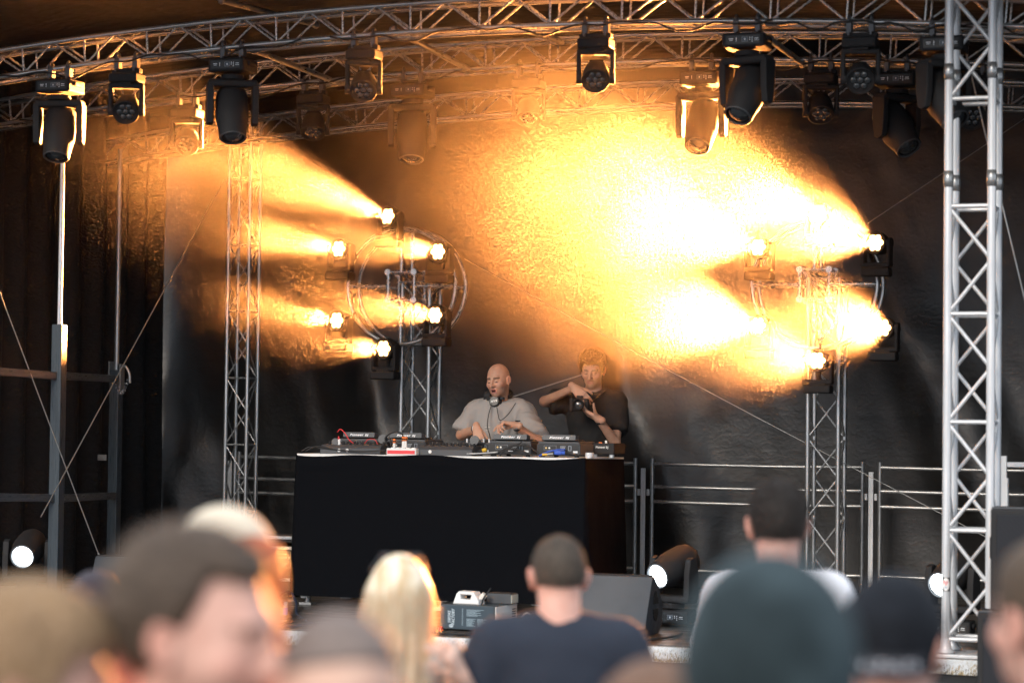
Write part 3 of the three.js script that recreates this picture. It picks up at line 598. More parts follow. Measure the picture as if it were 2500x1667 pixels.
{
  const t = thing('power_strip', 'white and red power strip lying at the front of the desk', 'power strip', P(983, -0.04));
  part('housing', box(0.215, 0.046, 0.06, 0, 0.023, 0, 0.006), M.white, t); part('red_band', box(0.2, 0.024, 0.003, 0, 0.02, 0.0305), std([0.72, 0.05, 0.06], 0.5), t);
  for (const x of [-0.07, -0.035, 0.0, 0.04, 0.08]) part('socket', new THREE.CylinderGeometry(0.016, 0.016, 0.006, 16).translate(x, 0.048, 0), M.white, t);
}
[[962, 'white plug with an orange collar at the left of the power strip'], [984, 'tall white plug with an orange collar in the power strip'], [990, 'second tall plug with an orange collar, right in the power strip']].forEach(([px, l], i) => {
  const t = thing('power_plug', l, 'plug', P(px, -0.04, TOP + 0.05)), h = i ? 0.045 : 0.03;
  part('tip', lathe([[0, 0], [0.0095, 0], [0.0095, h * 0.7], [0.008, h], [0, h]], 14), M.white, t); part('collar', lathe([[0, h], [0.0105, h], [0.0105, h + 0.026], [0.008, h + 0.03], [0, h + 0.03]], 14), M.orange, t); part('band', lathe([[0.0108, h + 0.008], [0.0112, h + 0.008], [0.0112, h + 0.016], [0.0108, h + 0.016]], 14), M.black, t);
});
{
  const t = thing('cable_adapter', 'white plug adapter with a red lead on the left console', 'adapter', P(826, -0.12, TOP + 0.062));
  part('disc', new THREE.CylinderGeometry(0.026, 0.026, 0.02, 22).rotateX(1.4).translate(-0.022, 0.018, 0), M.darkGrey, t); part('plug', box(0.018, 0.05, 0.022, 0.006, 0.014, 0, 0.006), M.white, t); part('tip', lathe([[0, 0], [0.008, 0], [0.006, 0.02], [0, 0.022]], 10), M.red, t, V(0, 0.038, 0));
}
const lead = (name, pts, r, m, label) => single('cable', cableGeo(pts, r, 50, 6), m, label, 'cable', null, null, name);
const T = (px, py, z) => onZ(px, py, z);
const onDesk = 'cables lying on the desk';
lead(onDesk, [T(823, 1055, -0.12), T(830, 1048, -0.12), T(842, 1058, -0.12), T(852, 1074, -0.11), T(862, 1082, -0.1)], 0.004, M.red, 'red lead arching from the white adapter on the left console');
lead(onDesk, [T(890, 1082, -0.1), T(898, 1073, -0.1), T(915, 1074, -0.1), T(922, 1085, -0.1)], 0.003, M.red, 'short red lead looping over the left console');
lead(onDesk, [T(735, 1102, -0.03), T(752, 1092, -0.05), T(790, 1095, -0.06), T(880, 1102, -0.03), T(940, 1099, -0.02)], 0.005, M.rubber, 'black cable lying along the left front edge of the desk');
lead(onDesk, [T(745, 1102, -0.02), T(770, 1090, -0.05), T(812, 1096, -0.05)], 0.005, M.rubber, 'black cable loop at the left corner of the desk');
lead(onDesk, [T(952, 1100, -0.1), T(940, 1070, -0.12), T(958, 1056, -0.12), T(980, 1058, -0.1), T(984, 1068, -0.06)], 0.006, M.rubber, 'thick black cable looping up to the orange plugs');
lead(onDesk, [T(925, 1090, -0.15), T(928, 1072, -0.15), T(938, 1080, -0.14), T(950, 1070, -0.14), T(955, 1092, -0.12)], 0.005, M.rubber, 'tangled black cable between the two left media players');
lead(onDesk, [T(1316, 1113, -0.05), T(1335, 1104, -0.05), T(1362, 1098, -0.06), T(1380, 1097, -0.08)], 0.0055, M.blue, 'blue cable rising to the rightmost media player');
lead(onDesk, [T(1220, 1112, -0.05), T(1240, 1095, -0.06), T(1262, 1088, -0.07), T(1290, 1090, -0.06), T(1320, 1110, -0.05)], 0.006, M.rubber, 'bundle of black cable behind the third media player');
lead(onDesk, [T(1205, 1110, -0.04), T(1232, 1100, -0.05), T(1260, 1096, -0.06), T(1300, 1112, -0.04)], 0.005, M.rubber, 'black cable below the third media player');
lead(onDesk, [T(1215, 1105, -0.05), T(1245, 1090, -0.07), T(1270, 1082, -0.08), T(1275, 1075, -0.08)], 0.0045, M.rubber, 'thin black cable climbing to the hood of the third media player');
lead(onDesk, [T(1140, 1108, -0.03), T(1170, 1107, -0.03), T(1215, 1104, -0.03)], 0.007, M.galv, 'grey connector lead lying in front of the mixer');
{ const t = thing('jack_plug', 'yellow and black jack plug in front of the mixer', 'plug', T(1178, 1100, -0.06)); part('sleeve', lathe([[0, 0], [0.013, 0], [0.014, 0.02], [0.009, 0.03], [0, 0.03]], 12).rotateZ(-1.3), M.yellow, t); part('grip', lathe([[0, -0.03], [0.01, -0.03], [0.012, 0], [0, 0]], 12).rotateZ(-1.3), M.black, t); }
{ const t = thing('blue_connector', 'blue power connector lying behind the rightmost media player', 'plug', T(1363, 1105, -0.05)); part('shell', [box(0.055, 0.03, 0.03, 0, 0, 0, 0.01), new THREE.CylinderGeometry(0.012, 0.014, 0.03, 12).rotateZ(1.57).translate(0.035, 0, 0)], M.blue, t); part('collar', new THREE.CylinderGeometry(0.013, 0.013, 0.012, 12).rotateZ(1.57), M.black, t, V(0.055, 0, 0)); }
{ const t = thing('jack_plug', 'yellow-banded grey jack plug beside the blue connector', 'plug', T(1340, 1110, -0.04)); part('sleeve', rod(V(-0.04, 0, 0), V(0.03, 0.006, 0), 0.007, 10), M.galv, t); part('band', rod(V(-0.045, 0, 0), V(-0.01, 0.002, 0), 0.008, 10), M.yellow, t); }

// ---------------------------------------------------------------- things on the stage floor
// hazer flight case left of the desk
{
  const a = onZ(596, 1306, -0.62), b = onZ(717, 1306, -0.62), t = thing('flight_case', 'black flight case with aluminium edges left of the desk, lettered in grey', 'flight case', V((a.x + b.x) / 2 - 0.05, DECK, -0.62));
  const w = b.x - a.x + 0.1, h = a.y - DECK;
  part('body', box(w, h - 0.08, 0.5, 0, (h - 0.08) / 2 + 0.04, -0.26, 0.004), M.blackRough, t);
  for (const y of [h - 0.012, h - 0.085, h - 0.31]) part('edge_strip', box(w + 0.012, 0.022, 0.02, 0, y, -0.004, 0.003), M.alu, t);
  part('lid', box(w, 0.07, 0.5, 0, h - 0.045, -0.26, 0.004), M.blackRough, t);
  part('edge_strip', box(0.02, h - 0.04, 0.02, w / 2 - 0.002, h / 2 + 0.01, -0.004, 0.003), M.alu, t);
  part('corner', new THREE.SphereGeometry(0.022, 12, 8), M.alu, t, V(w / 2, h - 0.012, 0.0));
  const tx = canvasTex(256, 256, (g) => { g.fillStyle = '#08090a'; g.fillRect(0, 0, 256, 256); g.strokeStyle = '#777'; g.lineWidth = 3; g.strokeRect(8, 8, 240, 96); g.fillStyle = '#9aa0a4'; g.textAlign = 'center'; g.font = 'bold 20px sans-serif'; g.fillText('SMOKE FACTORY', 128, 42); g.font = 'bold 32px sans-serif'; g.fillText('TOUR-HAZER II', 128, 86); g.strokeRect(8, 118, 110, 90); g.strokeRect(132, 118, 116, 60); g.font = '14px sans-serif'; for (let i = 0; i < 5; i++) { g.fillRect(20, 132 + i * 15, 60 - i * 6, 4); g.fillRect(142, 130 + i * 9, 80 - i * 9, 3); } });
  part('label_plate', new THREE.PlaneGeometry(0.17, 0.17), std([1, 1, 1], 0.5, 0, { map: tx }), t, V(w / 2 - 0.105, h - 0.19, 0.002));
  for (const x of [-w / 2 + 0.05, w / 2 - 0.05]) part('castor', new THREE.CylinderGeometry(0.028, 0.028, 0.022, 16).rotateZ(1.57).translate(x, 0.028, -0.06), M.rubber, t);
}
// fog machine with its fluid can
{
  const p = onY(1140, 1541, DECK), tx = canvasTex(512, 256, (g) => {
    g.fillStyle = '#2f3f4a'; g.fillRect(0, 0, 512, 256); g.fillStyle = '#b9c6cd'; g.save(); g.translate(112, 150); g.rotate(-Math.PI / 2); g.textAlign = 'center'; g.font = 'italic bold 40px sans-serif'; g.fillText('SMOKE', 22, -18); g.fillText('FACTORY', 22, 20); g.restore();
    g.beginPath(); g.ellipse(100, 226, 22, 18, 0, 0, 7); g.fill(); g.fillStyle = '#2f3f4a'; g.fillRect(84, 222, 32, 6);
    g.fillStyle = '#8ea2ac'; for (let i = 0; i < 7; i++) { g.fillRect(250, 40 + i * 11, 170 - (i * 37) % 80, 5); } for (let i = 0; i < 8; i++) { g.fillRect(250, 140 + i * 11, 90 - (i * 23) % 40, 5); g.fillRect(356, 140 + i * 11, 90 - (i * 31) % 44, 5); } g.fillRect(206, 30, 3, 190); g.fillRect(214, 30, 2, 190);
  });
  const t = thing('fog_machine', 'grey fog machine with white print, near the stage lip behind the blonde woman', 'fog machine', p, R(-4));
  part('case', box(0.36, 0.15, 0.34, 0, 0.082, -0.17, 0.005), std([0.04, 0.055, 0.066], 0.45), t);
  part('printed_panel', new THREE.PlaneGeometry(0.345, 0.14), std([1, 1, 1], 0.45, 0, { map: tx }), t, V(0, 0.082, 0.002));
  part('side_plate', box(0.004, 0.14, 0.32, 0.1825, 0.082, -0.17), M.white, t);
  part('vent', [0, 1, 2, 3, 4, 5, 6].map((i) => box(0.006, 0.005, 0.05, 0.186, 0.04 + i * 0.014, -0.28)), M.darkGrey, t);
  for (const [x, z] of [[-0.15, -0.03], [0.15, -0.03], [-0.15, -0.3], [0.15, -0.3]]) part('foot', new THREE.CylinderGeometry(0.012, 0.012, 0.01, 10).translate(x, 0.005, z), M.rubber, t);
  const can = thing('fluid_can', 'white plastic fluid can with handle standing on the fog machine', 'can', p.clone().add(V(-0.03, 0.157, -0.1)), R(-4));
  part('body', extr([[-0.085, 0], [0.09, 0], [0.088, 0.02], [0.055, 0.075], [-0.045, 0.078], [-0.062, 0.062]], 0.08, 0.008, [[[-0.03, 0.03], [0.03, 0.028], [0.038, 0.056], [-0.034, 0.058]]]).translate(0, 0, -0.04), M.white, can);
  part('cap', new THREE.CylinderGeometry(0.018, 0.02, 0.032, 16).rotateZ(-0.75), std([0.7, 0.66, 0.6], 0.5), can, V(0.098, 0.05, 0)); part('neck', new THREE.CylinderGeometry(0.014, 0.014, 0.03, 14).rotateZ(-0.75), M.white, can, V(0.08, 0.035, 0));
  const q = p.clone().add(V(0.145, 0.157, -0.22));
  const bx = thing('battery_box', 'small grey box with a pale end, behind the fluid can', 'box', q, R(-4)); part('case', box(0.16, 0.062, 0.11, 0, 0.032, 0, 0.004), M.darkGrey, bx); part('end_plate', box(0.004, 0.05, 0.1, 0.082, 0.032, 0), std([0.5, 0.52, 0.46], 0.5), bx); part('lid', box(0.15, 0.004, 0.1, 0, 0.065, 0), M.black, bx);
  single('cable', cableGeo([p.clone().add(V(0.085, 0.16, -0.02)), p.clone().add(V(0.1, 0.2, -0.01)), p.clone().add(V(0.13, 0.245, -0.02)), p.clone().add(V(0.142, 0.262, -0.02))], 0.005, 24, 6), M.rubber, 'black hose end sticking up behind the fog machine', 'cable', null, null, 'cables on the stage floor');
  const onFloor = 'cables on the stage floor';
  const D = (px, py, y = 0.012) => onY(px, py, DECK + y);
  lead(onFloor, [D(1220, 1520), D(1222, 1508, 0.06), D(1232, 1494, 0.09), D(1242, 1503, 0.07), D(1244, 1525)], 0.0045, M.rubber, 'black cable hoop in front of the fog machine’s white side');
  lead(onFloor, [D(1271, 1526), D(1274, 1506, 0.05), D(1286, 1496, 0.08), D(1297, 1503, 0.06), D(1296, 1520)], 0.006, M.white, 'white cable hoop right of the fog machine');
  lead(onFloor, [D(1050, 1542), D(1140, 1548), D(1250, 1541), D(1400, 1556), D(1560, 1562), D(1640, 1555), D(1665, 1547)], 0.008, M.rubber, 'long black cable running along the stage lip');
  lead(onFloor, [D(1060, 1545), D(1180, 1546), D(1240, 1547), D(1330, 1545)], 0.007, M.rubber, 'second black cable along the lip below the fog machine');
  for (const [k, w] of [[0, 'nearest the fog machine'], [1, 'in the middle of three'], [2, 'farthest from the fog machine']]) {
    const c = thing('cable_connector', `black cable connector on the floor right of the fog machine, ${w}`, 'connector', D(1228 + k * 22, 1531 - k * 3, 0.016)); part('shell', rod(V(-0.03, 0, 0), V(0.03, 0.004, 0.01), 0.016, 12), M.rubber, c); part('ring', rod(V(0.03, 0.004, 0.01), V(0.04, 0.005, 0.013), 0.018, 12), M.galv, c);
  }
  const rc = thing('cable_connector', 'black connector with a red end left of the fog machine', 'connector', D(1068, 1536, 0.02)); part('shell', rod(V(-0.07, 0, 0), V(0.01, 0, 0), 0.02, 12), M.rubber, rc); part('red_end', rod(V(0.01, 0, 0), V(0.03, 0, 0), 0.018, 12), M.red, rc);
  // cables and plug box at the left of the desk
  lead(onFloor, [D(600, 1538), D(660, 1532), D(720, 1528), D(765, 1521)], 0.009, std([0.02, 0.035, 0.07], 0.5), 'dark blue cable along the lip left of the desk');
  lead(onFloor, [D(610, 1532), D(680, 1524), D(735, 1512), D(770, 1524)], 0.008, M.rubber, 'black cable crossing the lip left of the desk');
  lead(onFloor, [onZ(712, 1440, -0.05), onZ(685, 1452, 0.1), onZ(680, 1468, 0.2), D(700, 1490), D(738, 1513)], 0.008, M.rubber, 'black cable with a green tag climbing behind the desk corner');
  lead(onFloor, [onZ(712, 1448, 0.05), onZ(722, 1470, 0.2), D(725, 1500), D(750, 1516)], 0.008, std([0.02, 0.035, 0.07], 0.5), 'dark blue cable hanging at the left desk corner');
  const pb = thing('plug_box', 'flat distribution box with three blue plugs left of the desk', 'plug box', D(678, 1512, 0.0)); part('box_body', box(0.16, 0.03, 0.1, 0, 0.015, 0, 0.004), M.darkGrey, pb);
  for (let i = 0; i < 3; i++) { const pl = part('plug', rod(V(-0.05 + i * 0.05, 0.03, 0), V(-0.05 + i * 0.05, 0.075, 0), 0.016, 12), M.blue, pb); part('plug_sleeve', rod(V(-0.05 + i * 0.05, 0.06, 0), V(-0.05 + i * 0.05, 0.11, -0.01), 0.013, 10), M.galv, pl); }
}
// wedge monitors
function wedge(p, len, turn, label) {
  const t = thing('wedge_monitor', label, 'monitor', p, turn, 'wedge monitors along the stage lip');
  const prof = [[-0.17, 0.05], [-0.14, 0.0], [0.13, 0.0], [0.2, 0.05], [0.215, 0.12], [0.2, 0.19], [0.14, 0.27], [0.03, 0.345], [0.0, 0.352], [-0.02, 0.345]];
  // profile x grows away from the crowd; extruded along the stage
  const g = extr(prof, len, 0.008).rotateY(Math.PI / 2).translate(-len / 2, 0, 0);
  const m = std([0.038, 0.044, 0.053], 0.7, 0, { roughnessMap: scuff });
  part('cabinet', toCreasedNormals(g, 0.5), m, t);
  const half = (y, s) => { const pts = []; for (let i = 0; i <= 10; i++) { const a = i / 10 * Math.PI; pts.push([Math.cos(a) * 0.055 + 0.045, y + s * Math.sin(a) * 0.075]); } return extr(pts, 0.004).rotateY(Math.PI / 2).translate(len / 2 + 0.0075, 0, 0); };
  part('grip', half(0.185, 1), M.blackGloss, t); part('grip', half(0.155, -1), M.blackGloss, t);
  part('top_seam', box(len - 0.004, 0.016, 0.03, 0, 0.35, -0.005, 0.004), M.black, t);
  part('jack_recess', box(0.15, 0.055, 0.02, 0.02, 0.115, 0.148, 0.004), M.blackGloss, t).rotation.x = -0.45;
  part('side_latch', box(0.028, 0.085, 0.01, len / 2 - 0.09, 0.1, 0.155, 0.006), M.darkGrey, t).rotation.x = -0.45;
  part('badge', box(0.012, 0.006, 0.004, -0.06, 0.31, 0.045), M.black, t);
  return t;
}
{
  const p = onY(1572, 1556, DECK); wedge(V(p.x - 0.33, DECK, p.z - 0.17), 0.66, 0, 'grey wedge monitor at the lip, its round-ended side turned right');
  const q = onZ(270, 1366, 0.9); wedge(V(q.x + 0.16, DECK + (q.y - DECK - 0.35), 0.9), 0.5, 0.1, 'grey wedge monitor at the left, below the turnbuckle').position.y = DECK;
}

// ---------------------------------------------------------------- people: distance fields joined smoothly and meshed
// primitives: {a,b,ra,rb,k} tapered capsule, {c,r:[x,y,z],q,k} ellipsoid; sub: true takes away
const cap = (a, b, ra, rb = ra, k = 0.02, sub = false) => ({ a, b, ra, rb, k, sub, m: a.clone().add(b).multiplyScalar(0.5), R: a.distanceTo(b) / 2 + Math.max(ra, rb) });
const ell = (c, r, k = 0.02, sub = false, q = null) => ({ c, r, k, sub, qi: q ? q.clone().invert() : null, m: c, R: Math.max(...r) });
const _p = V();
function field(prims) {
  return (x, y, z) => {
    let d = 1e3;
    for (const o of prims) {
      const mx = x - o.m.x, my = y - o.m.y, mz = z - o.m.z, far = Math.sqrt(mx * mx + my * my + mz * mz) - o.R;
      if (o.sub ? far > -d + o.k && far > o.k : far > d + o.k) continue;
      let e;
      if (o.a) {
        const bx = o.b.x - o.a.x, by = o.b.y - o.a.y, bz = o.b.z - o.a.z, px = x - o.a.x, py = y - o.a.y, pz = z - o.a.z, L = bx * bx + by * by + bz * bz || 1e-9;
        const h = clamp((px * bx + py * by + pz * bz) / L, 0, 1), ux = px - bx * h, uy = py - by * h, uz = pz - bz * h;
        e = Math.sqrt(ux * ux + uy * uy + uz * uz) - (o.ra + (o.rb - o.ra) * h);
      } else {
        let qx = x - o.c.x, qy = y - o.c.y, qz = z - o.c.z;
        if (o.qi) { _p.set(qx, qy, qz).applyQuaternion(o.qi); qx = _p.x; qy = _p.y; qz = _p.z; }
        const r = o.r, a = qx / r[0], b = qy / r[1], c = qz / r[2], k0 = Math.sqrt(a * a + b * b + c * c), g = Math.sqrt((a / r[0]) ** 2 + (b / r[1]) ** 2 + (c / r[2]) ** 2);
        e = g > 1e-9 ? k0 * (k0 - 1) / g : -Math.min(...r);
      }
      const k = o.k || 1e-4;
      if (o.sub) { const h = clamp(0.5 - 0.5 * (d + e) / k, 0, 1); d = lerp(d, -e, h) + k * h * (1 - h); }
      else { const h = clamp(0.5 + 0.5 * (e - d) / k, 0, 1); d = lerp(e, d, h) - k * h * (1 - h); if (h === 0) d = Math.min(d, e); }
    }
    return d;
  };
}
function netMesh(f, lo, hi, cell) { // surface nets
  const n = [0, 1, 2].map((i) => Math.max(2, Math.ceil((hi[i] - lo[i]) / cell) + 1)), [nx, ny, nz] = n, D = new Float32Array(nx * ny * nz), id = new Int32Array(nx * ny * nz).fill(-1);
  const at3 = (i, j, k) => i + nx * (j + ny * k);
  for (let k = 0; k < nz; k++) for (let j = 0; j < ny; j++) for (let i = 0; i < nx;) {
    const d = f(lo[0] + i * cell, lo[1] + j * cell, lo[2] + k * cell); D[at3(i, j, k)] = d; i++;
    let skip = Math.floor((Math.abs(d) * 0.6) / cell) - 1; while (skip-- > 0 && i < nx) { D[at3(i, j, k)] = d > 0 ? cell : -cell; i++; }
  }
  const pos = [], idx = [];
  for (let k = 0; k + 1 < nz; k++) for (let j = 0; j + 1 < ny; j++) for (let i = 0; i + 1 < nx; i++) {
    let cx = 0, cy = 0, cz = 0, c = 0;
    const g = (a, b, e) => D[at3(i + a, j + b, k + e)];
    for (let e = 0; e < 12; e++) {
      const ax = e >> 2, u = e & 1, v = (e >> 1) & 1;
      const A = ax === 0 ? [0, u, v] : ax === 1 ? [u, 0, v] : [u, v, 0], B = A.slice(); B[ax] = 1;
      const p = g(...A), q = g(...B);
      if (p < 0 !== q < 0) { const t = p / (p - q); cx += A[0] + (B[0] - A[0]) * t; cy += A[1] + (B[1] - A[1]) * t; cz += A[2] + (B[2] - A[2]) * t; c++; }
    }
    if (c) { id[at3(i, j, k)] = pos.length / 3; pos.push(lo[0] + (i + cx / c) * cell, lo[1] + (j + cy / c) * cell, lo[2] + (k + cz / c) * cell); }
  }
  const quad = (a, b, c, d, flip) => { if (a < 0 || b < 0 || c < 0 || d < 0) return; if (flip) idx.push(a, c, b, a, d, c); else idx.push(a, b, c, a, c, d); };
  for (let k = 1; k + 1 < nz; k++) for (let j = 1; j + 1 < ny; j++) for (let i = 1; i + 1 < nx; i++) {
    const s = D[at3(i, j, k)] < 0;
    if (s !== D[at3(i + 1, j, k)] < 0) quad(id[at3(i, j - 1, k - 1)], id[at3(i, j, k - 1)], id[at3(i, j, k)], id[at3(i, j - 1, k)], !s);
    if (s !== D[at3(i, j + 1, k)] < 0) quad(id[at3(i - 1, j, k - 1)], id[at3(i, j, k - 1)], id[at3(i, j, k)], id[at3(i - 1, j, k)], s);
    if (s !== D[at3(i, j, k + 1)] < 0) quad(id[at3(i - 1, j - 1, k)], id[at3(i, j - 1, k)], id[at3(i, j, k)], id[at3(i - 1, j, k)], !s);
  }
  const g = new THREE.BufferGeometry(); g.setAttribute('position', new THREE.Float32BufferAttribute(pos, 3)); g.setIndex(idx); g.computeVertexNormals(); return g;
}
function boundsOf(prims, pad) { const b = new THREE.Box3(); for (const o of prims) if (!o.sub) { b.expandByPoint(o.m.clone().addScalar(o.R + pad)); b.expandByPoint(o.m.clone().addScalar(-o.R - pad)); } return [b.min.toArray(), b.max.toArray()]; }
const meshOf = (prims, cell, wrap = (f) => f) => { const [lo, hi] = boundsOf(prims, cell * 2 + 0.02); return netMesh(wrap(field(prims)), lo, hi, cell); };
function tint(g, fn) { const p = g.attributes.position, c = new Float32Array(p.count * 3); for (let i = 0; i < p.count; i++) c.set(fn(p.getX(i), p.getY(i), p.getZ(i)), i * 3); g.setAttribute('color', new THREE.BufferAttribute(c, 3)); return g; }
function crumple(g, amp, sx, sy, sz, k, fy = 1) { // pushes cloth into small folds
  const p = g.attributes.position, n = g.attributes.normal;
  for (let i = 0; i < p.count; i++) { const x = p.getX(i), y = p.getY(i), z = p.getZ(i), d = amp * (1 - 2.6 * Math.abs(fbm(x * sx, y * sy, z * sz + k, 3))) * fy; p.setXYZ(i, x + n.getX(i) * d, y + n.getY(i) * d, z + n.getZ(i) * d); }
  g.computeVertexNormals(); return g;
}
const mSkin = new THREE.MeshPhysicalMaterial({ vertexColors: true, roughness: 0.52, specularIntensity: 0.5 });
const mixc = (a, b, t) => [lerp(a[0], b[0], t), lerp(a[1], b[1], t), lerp(a[2], b[2], t)];

// --- head, in its own frame: origin between the ears, face towards +z
function headPrims(o) {
  const P = [
    ell(V(0, 0.03, -0.012), [0.0765, 0.092, 0.098], 0.02),
    ell(V(0, -0.028, 0.026), [0.062 * (o.jaw ?? 1), 0.084, 0.068], 0.03),
    ell(V(0, -0.07, 0.03), [0.05 * (o.jaw ?? 1), 0.04, 0.055], 0.02),
    ell(V(0, -0.096, 0.064), [0.022, 0.018, 0.02], 0.022),
    cap(V(-0.034, 0.03, 0.078), V(0.034, 0.03, 0.078), 0.013, 0.013, 0.016),
    ell(V(-0.043, -0.02, 0.06), [0.022, 0.022, 0.022], 0.02), ell(V(0.043, -0.02, 0.06), [0.022, 0.022, 0.022], 0.02),
  ];
  if (o.face !== false) {
    for (const s of [-1, 1]) P.push(ell(V(s * 0.031, 0.008, 0.094), [0.019, 0.0125, 0.018], 0.012, true), ell(V(s * 0.031, 0.006, 0.076), [0.0135, 0.0125, 0.0135], 0.004));
    P.push(cap(V(0, 0.02, 0.091), V(0, -0.02, 0.113), 0.0075, 0.0115, 0.010), ell(V(0, -0.024, 0.113), [0.0105, 0.009, 0.011], 0.006));
    for (const s of [-1, 1]) P.push(ell(V(s * 0.0125, -0.027, 0.098), [0.0085, 0.008, 0.011], 0.006));
    const open = o.mouth ?? 0;
    P.push(cap(V(-0.019, -0.052, 0.086), V(0.019, -0.052, 0.086), 0.0065, 0.0065, 0.006), ell(V(0, -0.05, 0.092), [0.016, 0.006, 0.008], 0.005), cap(V(-0.016, -0.064 - open * 0.012, 0.084), V(0.016, -0.064 - open * 0.012, 0.084), 0.007, 0.007, 0.006));
    if (open) P.push(ell(V(0, -0.06 - open * 0.004, 0.1), [0.015, 0.0085 * open + 0.001, 0.022], 0.003, true)); else P.push(ell(V(0, -0.058, 0.098), [0.02, 0.0016, 0.008], 0.003, true));
  }
  for (const s of [-1, 1]) {
    const q = new THREE.Quaternion().setFromEuler(new THREE.Euler(0.15, s * -0.35, s * -0.18));
    P.push(ell(V(s * 0.082, 0.0, -0.012), [0.011, 0.032, 0.021], 0.006, false, q), ell(V(s * 0.091, 0.003, -0.004), [0.007, 0.02, 0.011], 0.004, true, q), ell(V(s * 0.078, -0.026, -0.004), [0.008, 0.012, 0.01], 0.005));
  }
  return P;
}
// --- hand: wrist w, direction d to the knuckles, palm normal nrm, side +1 left hand, -1 right hand; curl per finger (radians per joint)
function handPrims(w, d, nrm, side, curl, s = 1, thumb = [0.5, 0.4, 0.3]) {
  d = d.clone().normalize(); const n = nrm.clone().addScaledVector(d, -nrm.dot(d)).normalize(), t = (side < 0 ? d.clone().cross(n) : n.clone().cross(d)).normalize(), P = [];
  const pt = (x, y, z) => w.clone().addScaledVector(d, x * s).addScaledVector(t, y * s).addScaledVector(n, z * s);
  const ky = [0.03, 0.01, -0.011, -0.03], kx = [0.092, 0.096, 0.09, 0.08], len = [[0.042, 0.026, 0.021], [0.047, 0.029, 0.022], [0.042, 0.027, 0.021], [0.033, 0.021, 0.019]];
  P.push(cap(pt(-0.03, 0, 0), pt(0.01, 0, 0), 0.027 * s, 0.026 * s, 0.02));
  ky.forEach((y, i) => {
    P.push(cap(pt(0.012, y * 0.55, 0), pt(kx[i], y, 0), 0.016 * s, 0.0115 * s, 0.012));
    let p = pt(kx[i], y, 0), dir = d.clone().addScaledVector(t, y * 1.6).normalize(), nn = n.clone();
    len[i].forEach((l, j) => {
      const a = (Array.isArray(curl[i]) ? curl[i][j] : curl[i]), nd = dir.clone().multiplyScalar(Math.cos(a)).addScaledVector(nn, Math.sin(a)), n2 = nn.clone().multiplyScalar(Math.cos(a)).addScaledVector(dir, -Math.sin(a));
      const q = p.clone().addScaledVector(nd, l * s), r = [0.0092, 0.0085, 0.0077][j] * (i === 3 ? 0.88 : 1) * s;
      P.push(cap(p, q, r, r * 0.93, j ? 0.003 : 0.006)); p = q; dir = nd; nn = n2;
    });
  });
  let p = pt(0.018, 0.022, 0.006), dir = d.clone().multiplyScalar(Math.cos(thumb[0])).addScaledVector(t, Math.sin(thumb[0])).addScaledVector(n, 0.25).normalize();
  [0.046, 0.034, 0.027].forEach((l, j) => { const q = p.clone().addScaledVector(dir, l * s); P.push(cap(p, q, [0.0145, 0.0108, 0.0095][j] * s, [0.011, 0.0098, 0.0085][j] * s, j ? 0.004 : 0.012)); p = q; dir = dir.clone().addScaledVector(n, thumb[1] * 0.6).addScaledVector(t, -thumb[2] * 0.7).normalize(); });
  return P;
}
const SKIN = { pale: [0.60, 0.40, 0.315], tan: [0.52, 0.31, 0.22], rosy: [0.60, 0.36, 0.29] };
